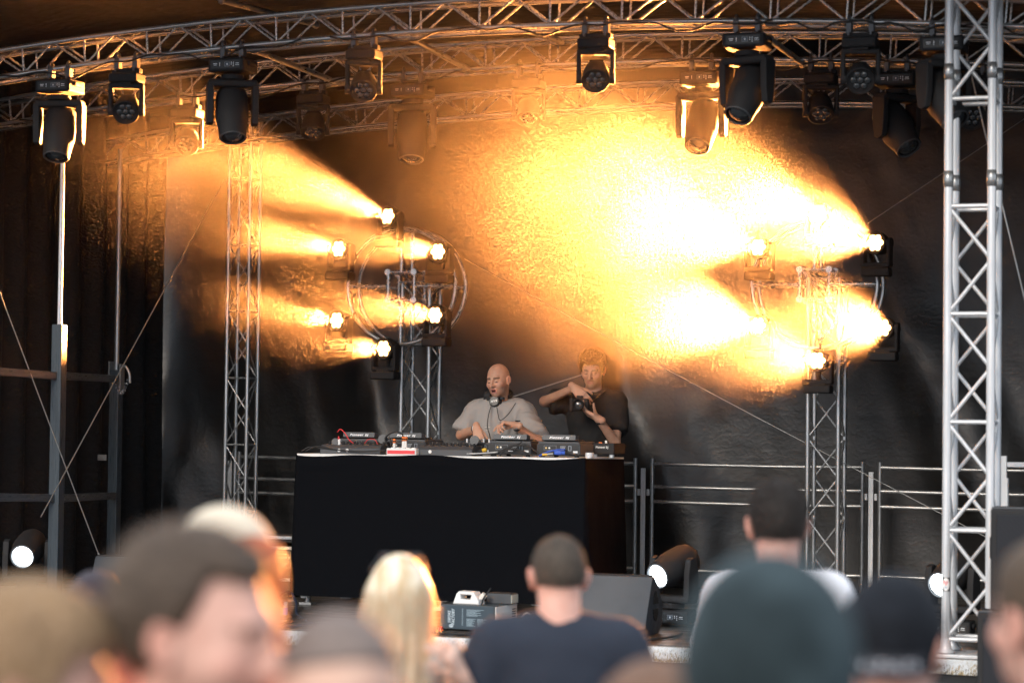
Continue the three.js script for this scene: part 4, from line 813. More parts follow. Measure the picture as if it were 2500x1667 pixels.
function person(o) {
  const s = (o.H ?? 1.75) / 1.75, t = thing('person', o.label, 'person', o.p, o.yaw, 'people in the crowd');
  if (o.solo) delete t.userData.group;
  const lean = R(o.lean ?? 0), hip = V(0, 0.95, 0);
  const J = (x, y, z) => { const v = V(x, y, z); if (y > 0.95) { v.sub(hip).applyAxisAngle(V(1, 0, 0), lean).add(hip); } return v.multiplyScalar(s); };
  const k = s, W = o.wide ?? 1;
  const neck = J(0, 1.485, -0.02), headC = (o.headAt ? V(...o.headAt).multiplyScalar(s) : J(0, 1.622, 0.018));
  const sh = [J(-0.176 * W, 1.395, -0.012), J(0.176 * W, 1.395, -0.012)];
  const arms = [0, 1].map((i) => { const e = i ? 1 : -1, a = o.arms?.[i] ?? {}; return { sh: sh[i], el: a.el ? V(...a.el) : J(e * 0.25 * W, 1.12, -0.03), wr: a.wr ? V(...a.wr) : J(e * 0.26 * W, 0.88, 0.06), hand: a.hand }; });
  const skin = SKIN[o.skin ?? 'pale'], cell = o.cell ?? 0.016, hc = o.headCell ?? 0.0055;
  // body
  const torso = [ell(J(0, 1.28, 0), [0.155 * k * W, 0.2 * k, 0.105 * k], 0.05), ell(J(0, 1.06, 0.0), [0.14 * k * W, 0.16 * k, 0.1 * k], 0.06), cap(J(-0.125 * W, 1.392, -0.012), J(0.125 * W, 1.392, -0.012), 0.054 * k, 0.054 * k, 0.05), ell(J(0, 0.94, 0), [0.155 * k * W, 0.11 * k, 0.11 * k], 0.06), cap(J(0, 1.4, -0.02), neck, 0.075 * k, 0.056 * k, 0.04)];
  const limb = []; arms.forEach((a) => { limb.push(cap(a.sh, a.el, 0.05 * k, 0.039 * k, 0.03), cap(a.el, a.wr, 0.0385 * k, 0.026 * k, 0.012)); });
  const bodyP = [...torso, ...limb];
  const geos = [meshOf(bodyP, cell)];
  // head and neck
  const hm = new THREE.Matrix4().compose(headC, new THREE.Quaternion().setFromEuler(new THREE.Euler(R(o.pitch ?? 0), R(o.turn ?? 0), R(o.roll ?? 0), 'YXZ')), V(k, k, k)), inv = hm.clone().invert();
  const nb = neck.clone().add(V(0, -0.05, 0)).applyMatrix4(inv), hp = [...headPrims(o), cap(V(0, -0.05, -0.03), nb, 0.054 * (o.neck ?? 1), 0.062 * (o.neck ?? 1), 0.025)];
  const hairless = (x, y, z) => o.hairMask ? o.hairMask(x, y, z) : 0;
  const hg = meshOf(hp, hc);
  tint(hg, (x, y, z) => {
    let c = mixc(skin, [skin[0] * 0.9, skin[1] * 0.82, skin[2] * 0.8], clamp(0.5 + 1.6 * fbm(x * 30, y * 30, z * 30, 2), 0, 1));
    if (o.face !== false) {
      const ax = Math.abs(x), open = o.mouth ?? 0;
      if (z > 0.07 && ax < 0.027 && y < -0.042 && y > -0.078 - open * 0.012) c = mixc(c, [0.46, 0.17, 0.15], 0.75 * sstep(0.026 - ax, 0, 0.006) * sstep(-0.044 - y, 0, 0.004) * sstep(y + 0.074 + open * 0.012, 0, 0.004));
      if (open && ax < 0.017 && z < 0.094 && z > 0.06 && Math.abs(y + 0.061 + open * 0.003) < 0.009 * open) c = [0.05, 0.015, 0.013];
      if (z > 0.055 && ax > 0.012 && ax < 0.052 && Math.abs(y - 0.029 + (ax - 0.03) * (ax - 0.03) * 8 - 0.002) < 0.0055) c = mixc(c, o.brow ?? [0.09, 0.05, 0.03], 0.8);
      if (z > 0.07 && ax > 0.019 && ax < 0.044 && Math.abs(y + 0.0015 + (ax - 0.031) * (ax - 0.031) * 6 - (o.lid ?? 0)) < 0.0024) c = [0.05, 0.03, 0.025];
      if (o.eyes && z > 0.08 && Math.abs(y - 0.006) < 0.006 && Math.abs(ax - 0.031) < 0.012) c = Math.abs(ax - 0.031) < 0.0055 ? [0.04, 0.03, 0.025] : [0.55, 0.52, 0.5];
      if (o.beard && y < -0.028 && z > -0.01 && !(ax < 0.024 && y > -0.078 && y < -0.044)) c = mixc(c, o.brow ?? [0.12, 0.07, 0.05], o.beard * sstep(-0.03 - y, 0, 0.02) * (0.7 + 0.6 * fbm(x * 90, y * 90, z * 90, 2)));
      if (z > 0.05 && y < -0.005 && y > -0.04 && ax > 0.025) c = mixc(c, [0.62, 0.26, 0.2], 0.2);
    }
    if (Math.abs(x) > 0.084) c = mixc(c, [0.66, 0.28, 0.21], 0.45);
    return c;
  });
  hg.applyMatrix4(hm); geos.push(hg);
  arms.forEach((a, i) => { const h = a.hand ?? { d: a.wr.clone().sub(a.el), n: V(i ? -1 : 1, 0, 0), curl: [0.3, 0.35, 0.4, 0.45] }; const pr = handPrims(a.wr, h.d, h.n, i ? 1 : -1, h.curl, k * 0.98, h.thumb); pr.push(cap(a.el.clone().lerp(a.wr, 0.72), a.wr, 0.0295 * k, 0.026 * k, 0.01)); geos.push(meshOf(pr, o.handCell ?? 0.006)); });
  for (const g of geos) { if (!g.attributes.color) tint(g, (x, y, z) => mixc(skin, [skin[0] * 0.92, skin[1] * 0.82, skin[2] * 0.78], clamp(0.5 + 1.5 * fbm(x * 25, y * 25, z * 25, 2), 0, 1))); }
  const bg = mergeGeometries(geos.map((g) => g)); const body = part('body', bg, mSkin, t);
  // clothes
  if (o.shirt) {
    const u = o.loose ?? 0.012, cut = o.cuff ?? 0.62;
    const grow = (q, e) => q.a ? cap(q.a, q.b, q.ra + e, q.rb + e, q.k) : ell(q.c, q.r.map((v) => v + e), q.k);
    const tp = torso.slice(0, 4).map((q) => grow(q, u)), ft = field(tp), sleeves = arms.map((a) => {
      const long = cut > 1, end = long ? a.el.clone().lerp(a.wr, (cut - 1)) : a.sh.clone().lerp(a.el, cut), f = field(long ? [cap(a.sh, a.el, 0.058 * k + u, 0.045 * k + u, 0.03), cap(a.el, a.wr, 0.045 * k + u, 0.034 * k + u * 0.7, 0.02)] : [cap(a.sh, a.sh.clone().lerp(a.el, cut + 0.2), 0.05 * k + u * 0.8, (o.sleeveR ?? 0.05) * k + u, 0.03)]), dir = (long ? a.wr.clone().sub(a.el) : a.el.clone().sub(a.sh)).normalize();
      return (x, y, z) => Math.max(f(x, y, z), (x - end.x) * dir.x + (y - end.y) * dir.y + (z - end.z) * dir.z);
    });
    const nk = J(0, 1.505, 0.012), hem = (o.hem ?? 0.86) * s, nr = (o.collar ?? 0.078) * k;
    const F = (x, y, z) => { let d = ft(x, y, z); for (const sv of sleeves) { const e = sv(x, y, z), h = clamp(0.5 + 0.5 * (e - d) / 0.05, 0, 1); d = lerp(e, d, h) - 0.05 * h * (1 - h); } d = Math.max(d, hem - y); const q = Math.hypot((x - nk.x) * 0.95, (y - nk.y) * 1.25, z - nk.z) - nr; return Math.max(d, -q); };
    const [lo, hi] = boundsOf([...tp, ...arms.map((a) => cap(a.sh, cut > 1 ? a.el : a.el, 0.1, 0.1)), ...(cut > 1 ? arms.map((a) => cap(a.el, a.wr, 0.08, 0.08)) : [])], 0.03);
    lo[1] = hem - 0.02;
    const g = crumple(netMesh(F, lo, hi, o.shirtCell ?? cell), o.fold ?? 0.006, 9, 5, 9, o.seed ?? 1); const uvp = g.attributes.position, uv = new Float32Array(uvp.count * 2); for (let i = 0; i < uvp.count; i++) { uv[i * 2] = uvp.getX(i) * 4; uv[i * 2 + 1] = uvp.getY(i) * 4; } g.setAttribute('uv', new THREE.BufferAttribute(uv, 2));
    if (o.drape) crumple(g, o.drape, 4.5, 2.6, 4.5, (o.seed ?? 1) + 20);
    o.shirtMesh = part('shirt', g, std(o.shirt, 0.9, 0, { bumpMap: weave, bumpScale: 0.0008 }), t);
  }
  { // trousers and shoes
    const pants = []; for (const e of [-1, 1]) pants.push(cap(V(e * 0.085 * W, 0.92, 0).multiplyScalar(s), V(e * 0.1, 0.5, 0.015).multiplyScalar(s), 0.088 * k, 0.064 * k, 0.03), cap(V(e * 0.1, 0.5, 0.015).multiplyScalar(s), V(e * 0.105, 0.09, -0.01).multiplyScalar(s), 0.064 * k, 0.05 * k, 0.02));
    pants.push(ell(V(0, 0.94 * s, 0), [0.165 * k * W, 0.11 * k, 0.118 * k], 0.05));
    part('trousers', meshOf(pants, 0.024), std(o.pants ?? [0.02, 0.022, 0.03], 0.9), t);
    for (const e of [-1, 1]) part('shoe', meshOf([cap(V(e * 0.105, 0.05, -0.05).multiplyScalar(s), V(e * 0.115, 0.04, 0.14).multiplyScalar(s), 0.048 * k, 0.038 * k, 0.02)], 0.02, (f) => (x, y, z) => Math.max(f(x, y, z), 0.002 - y)), M.blackRough, t);
  }
  o.hm = hm; o.t = t; o.k = k; o.neckP = neck; o.J = J; o.armsP = arms;
  return o;
}
// hair or hats: a field in the head's frame, meshed and put on the head
function onHead(o, name, f, lo, hi, cell, color, rough = 0.75, amp = 0, mat) {
  const g = netMesh(f, lo, hi, cell); if (amp) crumple(g, amp, 26, 9, 26, 3);
  const m = mat ?? new THREE.MeshPhysicalMaterial({ vertexColors: true, roughness: rough, specularIntensity: 0.35 });
  if (!mat) tint(g, (x, y, z) => typeof color === 'function' ? color(x, y, z) : color.map((c) => c * (0.8 + 0.9 * Math.abs(fbm(x * 60, y * 10, z * 60 + 3, 3)) + 0.1)));
  g.applyMatrix4(o.hm); return part(name, g, m, o.t);
}
const cranium = field([ell(V(0, 0.03, -0.012), [0.0765, 0.092, 0.098], 0.02), ell(V(0, -0.028, 0.02), [0.062, 0.08, 0.066], 0.03)]);
// short hair: `t` thick, above a hairline that drops at the back
const cropHair = (t, front = 0.062, nape = -0.075, top = 0, temple = 0.012) => (x, y, z) => {
  const thick = t + top * sstep(y, 0.03, 0.11), d = cranium(x, y, z) - thick;
  const line = z < 0 ? lerp(nape, -0.012, sstep(z, -0.06, 0)) : lerp(-0.012, front, sstep(z, temple, temple + 0.05));
  const side = (line - y) * 0.8, ear = 0.026 - Math.hypot(y - 0.0, (z + 0.008) * 1.1);
  return Math.max(d, side, Math.abs(x) > 0.055 ? ear : -1, z > 0.05 ? (z - 0.075 - (y - 0.05) * 0.9) * 0.6 : -1);
};
// single hairs standing off a hair mesh: thin blades rooted on its surface, combed along `flow`
function strands(o, mesh, n, len, width, flow, colA, colB) {
  const p = mesh.geometry.attributes.position, nn = mesh.geometry.attributes.normal, ix = mesh.geometry.index, T = ix.count / 3, pos = new Float32Array(n * 9), col = new Float32Array(n * 9), a = V(), b = V(), c = V(), q = V(), d = V(), s = V();
  for (let i = 0; i < n; i++) {
    const t = Math.floor(rnd(0, T)) * 3, u = rnd(), v = rnd() * (1 - u), w = 1 - u - v, ia = ix.getX(t), ib = ix.getX(t + 1), ic = ix.getX(t + 2);
    a.fromBufferAttribute(p, ia); b.fromBufferAttribute(p, ib); c.fromBufferAttribute(p, ic); q.set(0, 0, 0).addScaledVector(a, w).addScaledVector(b, u).addScaledVector(c, v);
    d.fromBufferAttribute(nn, ia); s.copy(d); flow(q, d); d.add(V(rnd(-0.25, 0.25), rnd(-0.25, 0.25), rnd(-0.25, 0.25))).normalize(); s.cross(d).normalize().multiplyScalar(width / 2);
    const L = len * rnd(0.5, 1.2), tip = q.clone().addScaledVector(d, L);
    pos.set([q.x - s.x, q.y - s.y, q.z - s.z, q.x + s.x, q.y + s.y, q.z + s.z, tip.x, tip.y, tip.z], i * 9);
    const cc = mixc(colA, colB, rnd()); for (let j = 0; j < 3; j++) col.set(cc, i * 9 + j * 3);
  }
  const g = new THREE.BufferGeometry(); g.setAttribute('position', new THREE.BufferAttribute(pos, 3)); g.setAttribute('color', new THREE.BufferAttribute(col, 3));
  const h = part('loose_hair', g, new THREE.MeshStandardMaterial({ vertexColors: true, roughness: 0.6, side: THREE.DoubleSide }), o.t); h.userData.kind = 'stuff'; return h;
}
// dome of a cap, brim towards +z (pass turn = -1 for backwards)
const capDome = (r, low, turn = 1, brim = 0.07) => {
  const f = field([ell(V(0, 0.028, -0.012), [0.0765 + r, 0.098 + r, 0.098 + r], 0.02)]);
  return (x, y, z) => { const d = Math.max(f(x, y, z), low - y), zz = z * turn; const b = Math.max(Math.hypot(x / 0.078, (zz - 0.075) / (brim + 0.015)) - 1, -1) * 0.06, br = Math.max(b, Math.abs(y - low - 0.004 + x * x * 2.2) - 0.005, -zz); return brim ? Math.min(d, br) : d; };
};

// ---- the disc jockey
const faceTo = (p) => Math.atan2(EYE.x - p.x, EYE.z - p.z);
{
  const z = -1.14, c = onZ(1222, 892, z), p = V(c.x, DECK, z), yaw = R(11), H = (c.y - DECK) * 1.012;
  const inv = (q) => q.clone().sub(p).applyAxisAngle(UP, -yaw).toArray();
  const o = { label: 'bald man in a grey oversized T-shirt mixing behind the desk, headphones round his neck', p, yaw, H, solo: true, skin: 'tan', lean: 7, turn: -20, pitch: 10, roll: 4, mouth: 1, jaw: 1.04, beard: 0.4, lid: 0.0, brow: [0.05, 0.03, 0.02], neck: 1.08,
    cell: 0.011, headCell: 0.0034, handCell: 0.0042, shirt: [0.30, 0.285, 0.275], loose: 0.017, cuff: 0.88, sleeveR: 0.066, wide: 1.0, fold: 0.012, drape: 0.014, hem: 0.8, collar: 0.082, shirtCell: 0.011, seed: 4,
    arms: [
      { el: inv(onZ(1126, 1062, -0.98)), wr: inv(onZ(1164, 1046, -0.68)), hand: null },
      { el: inv(onZ(1313, 1078, -0.92)), wr: inv(onZ(1258, 1038, -0.72)), hand: null }] };
  const L = (v) => v.clone().applyAxisAngle(UP, -yaw);
  o.arms[0].hand = { d: L(V(0.30, -0.62, 0.45)), n: L(V(-0.1, -0.62, -0.75)), curl: [[0.5, 0.5, 0.3], [0.35, 0.5, 0.3], [0.45, 0.5, 0.3], [0.6, 0.55, 0.4]], thumb: [0.6, 0.5, 0.3] };
  o.arms[1].hand = { d: L(V(-0.93, 0.15, 0.22)), n: L(V(-0.1, -0.85, 0.3)), curl: [[0.5, 0.45, 0.25], [0.95, 0.9, 0.5], [1.1, 1.0, 0.6], [1.15, 1.0, 0.6]], thumb: [0.45, 0.6, 0.5] };
  person(o);
  // print on the shirt and wrist wear, headphones: worn things that move with him are parts; headphones rest on him
  const watch = (arm, r, m, w, back = 0.02) => { const d = arm.el.clone().sub(arm.wr).normalize(), q = arm.wr.clone().addScaledVector(d, back); const b = part('wrist_band', new THREE.TorusGeometry(r, w, 8, 28).scale(1, 1, 2.1), m, o.t, q); b.quaternion.setFromUnitVectors(AZ, d); return b; };
  watch(o.armsP[0], 0.029, M.aluWhite, 0.0035, 0.012); watch(o.armsP[0], 0.030, M.black, 0.003, 0.03); watch(o.armsP[1], 0.030, M.black, 0.0055, 0.024); watch(o.armsP[1], 0.029, M.chrome, 0.003, 0.006);
  const face = part('watch_face', new THREE.CylinderGeometry(0.018, 0.018, 0.008, 20), M.blackGloss, o.t, o.armsP[1].wr.clone().add(V(0.018, 0.03, 0.005)));
  const ringFinger = part('finger_ring', new THREE.TorusGeometry(0.0098, 0.0022, 8, 18).rotateY(1.3), M.chrome, o.t, o.armsP[1].wr.clone().add(L(V(-0.1, 0.02, 0.035))));
  const hpos = o.neckP.clone().applyAxisAngle(UP, yaw).add(p);
  const h = thing('headphones', 'black over-ear headphones hanging round the disc jockey’s neck', 'headphones', hpos, yaw - 0.3);
  part('headband', new THREE.TorusGeometry(0.084, 0.011, 10, 40, Math.PI * 1.25).rotateZ(-Math.PI * 0.125).scale(1, 1, 1.6).rotateX(-Math.PI / 2 + 0.45), M.black, h, V(0, 0.02, -0.018));
  const cup = (x, y, z, ry, name) => { const g = part('ear_cup', [new THREE.CylinderGeometry(0.04, 0.045, 0.028, 8).rotateX(Math.PI / 2), new THREE.TorusGeometry(0.034, 0.014, 10, 22).translate(0, 0, -0.02)], M.black, h, V(x, y, z), [-0.25, ry, 0]); part('cup_plate', new THREE.CylinderGeometry(0.034, 0.034, 0.004, 8).rotateX(Math.PI / 2), std([1, 1, 1], 0.35, 0, { map: name }), g, V(0, 0, 0.015)); return g; };
  const cupTex = canvasTex(128, 128, (g) => { g.fillStyle = '#1b1c1e'; g.fillRect(0, 0, 128, 128); g.save(); g.translate(64, 64); g.rotate(1.35); g.fillStyle = '#e6e4e0'; g.font = 'italic bold 40px serif'; g.textAlign = 'center'; g.textBaseline = 'middle'; g.fillText('SAW', 0, 0); g.restore(); });
  cup(0.012, -0.022, 0.098, 0.12, cupTex); cup(-0.078, 0.016, 0.052, -1.1, cupTex);
  part('hinge', box(0.03, 0.02, 0.03, 0.06, 0.0, 0.075, 0.006), M.blackGloss, h); part('hinge', box(0.05, 0.03, 0.03, -0.03, 0.0, 0.088, 0.008), M.black, h);
  const wl = (px, py, zz) => onZ(px, py, zz);
  single('cable', cableGeo([wl(1201, 985, -0.98), wl(1193, 1012, -0.93), wl(1190, 1040, -0.9), wl(1196, 1065, -0.85), wl(1197, 1080, -0.7)], 0.0035, 30, 6), M.rubber, 'thin black headphone lead hanging down the grey T-shirt', 'cable');
  single('cable', cableGeo([wl(1213, 994, -0.96), wl(1216, 1012, -0.92), wl(1222, 1026, -0.86), wl(1240, 1012, -0.9), wl(1259, 984, -0.97)], 0.003, 30, 6), M.rubber, 'thin black cord looped from the headphones to his raised hand', 'cable');
  const print = canvasTex(128, 128, (g) => { g.clearRect(0, 0, 128, 128); g.fillStyle = '#dcd9d5'; g.fillRect(10, 30, 70, 8); g.fillRect(50, 62, 26, 7); g.fillRect(24, 62, 14, 7); });
  const pr = part('shirt_print', new THREE.PlaneGeometry(0.09, 0.09), std([0.75, 0.74, 0.72], 0.9, 0, { map: print, alphaTest: 0.4, transparent: false }), o.t, V(...inv(onZ(1196, 1050, -0.965))), [0.1, 0.2, 0]);
}
// ---- the photographer
{
  const z = -1.78, c = onZ(1444, 886, z), p = V(c.x + 0.02, DECK, z), yaw = faceTo(p) - 0.12, H = (c.y - DECK) * 1.045;
  const inv = (q) => q.clone().sub(p).applyAxisAngle(UP, -yaw).toArray(), L = (v) => v.clone().applyAxisAngle(UP, -yaw);
  const cam = onZ(1416, 988, z + 0.36);
  const o = { label: 'young man in black aiming a camera, one elbow raised, beside the disc jockey', p, yaw, H, solo: true, skin: 'tan', lean: 4, turn: -6, pitch: 20, roll: -3, jaw: 0.95, lid: 0.001, brow: [0.07, 0.045, 0.03], cell: 0.012, headCell: 0.004, handCell: 0.0045, shirt: [0.012, 0.012, 0.013], loose: 0.022, cuff: 0.72, sleeveR: 0.062, wide: 0.98, fold: 0.01, drape: 0.01, seed: 9, shirtCell: 0.012,
    arms: [{ el: inv(onZ(1330, 980, z + 0.14)), wr: inv(onZ(1402, 947, z + 0.34)) }, { el: inv(onZ(1502, 1080, z + 0.18)), wr: inv(onZ(1461, 1022, z + 0.36)) }] };
  o.arms[0].hand = { d: L(V(0.62, -0.5, 0.25)), n: L(V(0.1, -0.5, -0.8)), curl: [[0.5, 0.6, 0.3], [0.55, 0.6, 0.4], [0.6, 0.6, 0.4], [0.6, 0.7, 0.4]], thumb: [0.6, 0.4, 0.2] };
  o.arms[1].hand = { d: L(V(-0.72, 0.35, 0.1)), n: L(V(-0.25, 0.85, -0.25)), curl: [[0.5, 0.4, 0.3], [0.35, 0.4, 0.3], [0.3, 0.35, 0.3], [0.3, 0.35, 0.3]], thumb: [1.1, 0.3, 0.1] };
  person(o);
  const hh = onHead(o, 'hair', cropHair(0.008, 0.082, -0.04, 0.018), [-0.13, -0.12, -0.16], [0.13, 0.2, 0.15], 0.006, [0.045, 0.028, 0.018], 0.6, 0.008);
  strands(o, hh, 4000, 0.03, 0.0018, (q, d) => { d.multiplyScalar(0.6); d.z += 0.5; }, [0.03, 0.02, 0.012], [0.07, 0.045, 0.03]);
  const t = thing('camera', 'black camera held by the photographer, its lens facing the crowd', 'camera', cam, yaw);
  part('camera_body', [box(0.135, 0.09, 0.055, 0, 0, 0, 0.014), box(0.05, 0.03, 0.045, 0, 0.052, 0.002, 0.008), box(0.03, 0.1, 0.05, -0.058, 0, 0.012, 0.012)], M.black, t);
  const lens = part('lens', lathe([[0, 0.0], [0.034, 0.0], [0.037, 0.01], [0.037, 0.05], [0.04, 0.055], [0.04, 0.085], [0.035, 0.088], [0.033, 0.074], [0.016, 0.066], [0, 0.066]], 30).rotateX(Math.PI / 2).translate(0, 0, 0.026), M.black, t);
  part('front_glass', lathe([[0, 0.004], [0.015, 0.002], [0.027, -0.004]], 24).rotateX(Math.PI / 2), M.glassLens, lens, V(0, 0, 0.094));
  part('flash_shoe', box(0.02, 0.006, 0.02, 0, 0.07, 0), M.galv, t);
  single('camera_strap', cableGeo([onZ(1482, 950, z + 0.02), onZ(1470, 962, z + 0.12), onZ(1452, 972, z + 0.17), onZ(1436, 985, z + 0.28)], 0.007, 24, 6), M.rubber, 'black strap running from the photographer’s neck to his camera', 'strap');
  const d = o.armsP[1].el.clone().sub(o.armsP[1].wr).normalize(); const w = part('wrist_band', new THREE.TorusGeometry(0.03, 0.005, 8, 24).scale(1, 1, 2), M.chrome, o.t, o.armsP[1].wr.clone().addScaledVector(d, 0.02)); w.quaternion.setFromUnitVectors(AZ, d);
}

// ---- the crowd, out of focus in front of the stage
const stageward = Math.PI + YAW; // facing straight away from the camera
function spectator(px, topPy, d, right, o) { // right: degrees turned to the right of straight-away
  const q = at(px, topPy, d), p = V(q.x, 0, q.z);
  return person({ p, yaw: stageward - R(right), H: (q.y - (o.add ?? 0.006)) * 1.75 / 1.712, headAt: [0, 1.59, 0.022], cell: 0.022, headCell: 0.0066, handCell: 0.009, shirtCell: 0.018, ...o });
}
const buzz = (col, sk, f) => (x, y, z) => { const n = 0.85 + 0.7 * fbm(x * 70, y * 70, z * 70, 2), t = sstep(y, -0.085, -0.02); return mixc(mixc(sk, col, 0.55), col, t).map((c) => c * n); };
{ // navy T-shirt, buzz cut
  const o = spectator(1366, 1306, 7.1, -3, { label: 'man with a buzz cut in a navy T-shirt, seen from behind at the centre', face: false, skin: 'rosy', shirt: [0.012, 0.018, 0.032], wide: 1.14, loose: 0.02, cuff: 0.7, neck: 1.12, seed: 2, collar: 0.064, turn: 2, pants: [0.03, 0.03, 0.035] });
  const h = onHead(o, 'hair', cropHair(0.004, 0.055, -0.088), [-0.11, -0.14, -0.14], [0.11, 0.16, 0.13], 0.005, buzz([0.085, 0.07, 0.057], SKIN.rosy), 0.8);
  strands(o, h, 9000, 0.007, 0.0012, (q, d) => { d.y += 0.2; }, [0.05, 0.038, 0.03], [0.12, 0.1, 0.08]);
}
{ // white T-shirt
  const o = spectator(1900, 1172, 7.5, 2, { label: 'man with short dark hair in a white T-shirt, tallest of the crowd', face: false, skin: 'rosy', shirt: [0.78, 0.78, 0.82], add: 0.016, wide: 0.9, loose: 0.016, neck: 1.1, seed: 3, turn: 4 });
  const h = onHead(o, 'hair', cropHair(0.007, 0.06, -0.08, 0.008), [-0.12, -0.14, -0.14], [0.12, 0.18, 0.14], 0.005, buzz([0.032, 0.028, 0.026], SKIN.rosy), 0.75);
  strands(o, h, 9000, 0.016, 0.0014, (q, d) => { d.y += 0.1; }, [0.018, 0.015, 0.014], [0.05, 0.042, 0.038]);
}
{ // blonde woman, sunglasses pushed up
  const d = 7.1, base = at(975, 1346, d).setY(0), loc = (px, py, dd) => at(px, py, dd).sub(base).applyAxisAngle(UP, -stageward).toArray();
  const her = [{ el: loc(1160, 1720, 7.05), wr: loc(1126, 1655, 6.95) }, {}]; { const e = V(...her[0].el), w = V(...her[0].wr); her[0].hand = { d: w.clone().sub(e).add(V(0.01, 0.04, 0.02)), n: V(1, 0.1, 0.3), curl: [0.5, 0.6, 0.7, 0.7], thumb: [0.5, 0.4, 0.3] }; }
  const o = spectator(975, 1346, d, 0, { label: 'woman with long straight blonde hair, bare shoulders and sunglasses on her head', face: false, skin: 'pale', wide: 0.9, add: 0.012, shirt: [0.35, 0.3, 0.27], collar: 0.17, cuff: 0.05, hem: 0.9, loose: 0.006, seed: 5, arms: her });
  const hairP = field([ell(V(0, 0.028, -0.014), [0.088, 0.1, 0.106], 0.02), cap(V(-0.05, 0.0, -0.04), V(-0.06, -0.34, -0.10), 0.05, 0.03, 0.04), cap(V(0.05, 0.0, -0.04), V(0.06, -0.36, -0.10), 0.05, 0.03, 0.04), cap(V(0, 0, -0.06), V(0, -0.4, -0.115), 0.06, 0.034, 0.05), cap(V(-0.07, 0.0, -0.01), V(-0.085, -0.22, -0.06), 0.03, 0.024, 0.03), cap(V(0.07, 0.0, -0.01), V(0.088, -0.2, -0.06), 0.03, 0.024, 0.03)]);
  const f = (x, y, z) => Math.max(hairP(x, y, z) + 0.004 * Math.sin(x * 150 + 3 * fbm(x * 20, y * 2, z * 20)) * sstep(-y, -0.05, 0.1), y < 0.02 && z > 0.03 ? z - 0.03 : -1, z > 0.06 ? (z - 0.075 - (y - 0.05) * 0.9) * 0.6 : -1);
  const hm = onHead(o, 'hair', f, [-0.16, -0.46, -0.2], [0.16, 0.16, 0.13], 0.0055, (x, y, z) => { const s = 0.5 + 0.5 * Math.sin(x * 190 + 6 * fbm(x * 30, y * 1.6, z * 30, 3)), r = sstep(fbm(x * 26, y * 1.1, z * 26, 3), -0.05, 0.35); return mixc(mixc([0.60, 0.50, 0.33], [0.72, 0.66, 0.53], s), [0.42, 0.27, 0.12], r * 0.75); }, 0.5);
  strands(o, hm, 7000, 0.11, 0.0022, (q, d) => { d.multiplyScalar(0.12); d.y -= 1; }, [0.45, 0.3, 0.14], [0.74, 0.66, 0.5]);
  const g = thing('sunglasses', 'dark sunglasses pushed up on the blonde woman’s head', 'sunglasses', V(), 0); g.applyMatrix4(new THREE.Matrix4().makeRotationY(stageward).setPosition(o.p)); g.updateMatrix();
  const put = (geo, m, n) => part(n, geo.applyMatrix4(o.hm), m, g);
  for (const s of [-1, 1]) put(box(0.062, 0.034, 0.012, s * 0.036, 0.108, 0.075, 0.006), M.blackGloss, 'lens');
  put(box(0.014, 0.008, 0.01, 0, 0.118, 0.078), M.black, 'bridge'); for (const s of [-1, 1]) put(rod(V(s * 0.066, 0.112, 0.07), V(s * 0.09, 0.075, -0.05), 0.0035, 8), M.black, 'temple');
}
{ // large dark cap, seen from behind
  const o = spectator(1884, 1346, 2.88, 4, { label: 'man in a plain grey-green cap, large and blurred in the right foreground', face: false, skin: 'tan', shirt: [0.02, 0.028, 0.033], wide: 1.15, add: 0.03, neck: 1.1, seed: 6, loose: 0.02 });
  onHead(o, 'cap', capDome(0.026, -0.02, 1, 0.07), [-0.13, -0.05, -0.15], [0.13, 0.18, 0.2], 0.007, (x, y, z) => { const n = 0.9 + 0.4 * fbm(x * 40, y * 40, z * 40, 2), w = sstep(fbm(x * 9, y * 9, z * 9 + 4, 2), -0.1, 0.25); return mixc([0.018, 0.028, 0.032], [0.042, 0.062, 0.07], w).map((c) => c * n); }, 0.85);
  onHead(o, 'hair', cropHair(0.006, 0.02, -0.088), [-0.11, -0.14, -0.14], [0.11, 0.0, 0.05], 0.007, [0.02, 0.016, 0.014]);
}
{ // black cap with white stitched lettering at the back
  const o = spectator(2186, 1396, 4.35, 12, { label: 'person in a black cap with blurred white lettering at the back', face: false, skin: 'rosy', shirt: [0.012, 0.014, 0.02], add: 0.018, seed: 7, turn: -14 });
  onHead(o, 'cap', capDome(0.014, -0.035, 1, 0.075), [-0.12, -0.06, -0.15], [0.12, 0.17, 0.2], 0.006, (x, y, z) => [0.008, 0.01, 0.014].map((c) => c * (1 + 0.8 * fbm(x * 30, y * 30, z * 30, 2))), 0.85);
  const tx = canvasTex(512, 96, (g) => { g.fillStyle = '#23262e'; g.fillRect(0, 0, 512, 96); g.fillStyle = '#b9bdc6'; for (let i = 0; i < 11; i++) { g.fillRect(28 + i * 42, 26, 9, 44); g.fillRect(28 + i * 42, 26 + (i % 3) * 18, 28, 9); } });
  const s = new THREE.CylinderGeometry(0.1, 0.102, 0.036, 40, 1, true, Math.PI - 1.0, 2.0).scale(0.95, 1, 1.17).translate(0, -0.018, -0.012).applyMatrix4(o.hm); part('stitched_band', s, std([1, 1, 1], 0.8, 0, { map: tx }), o.t);
}
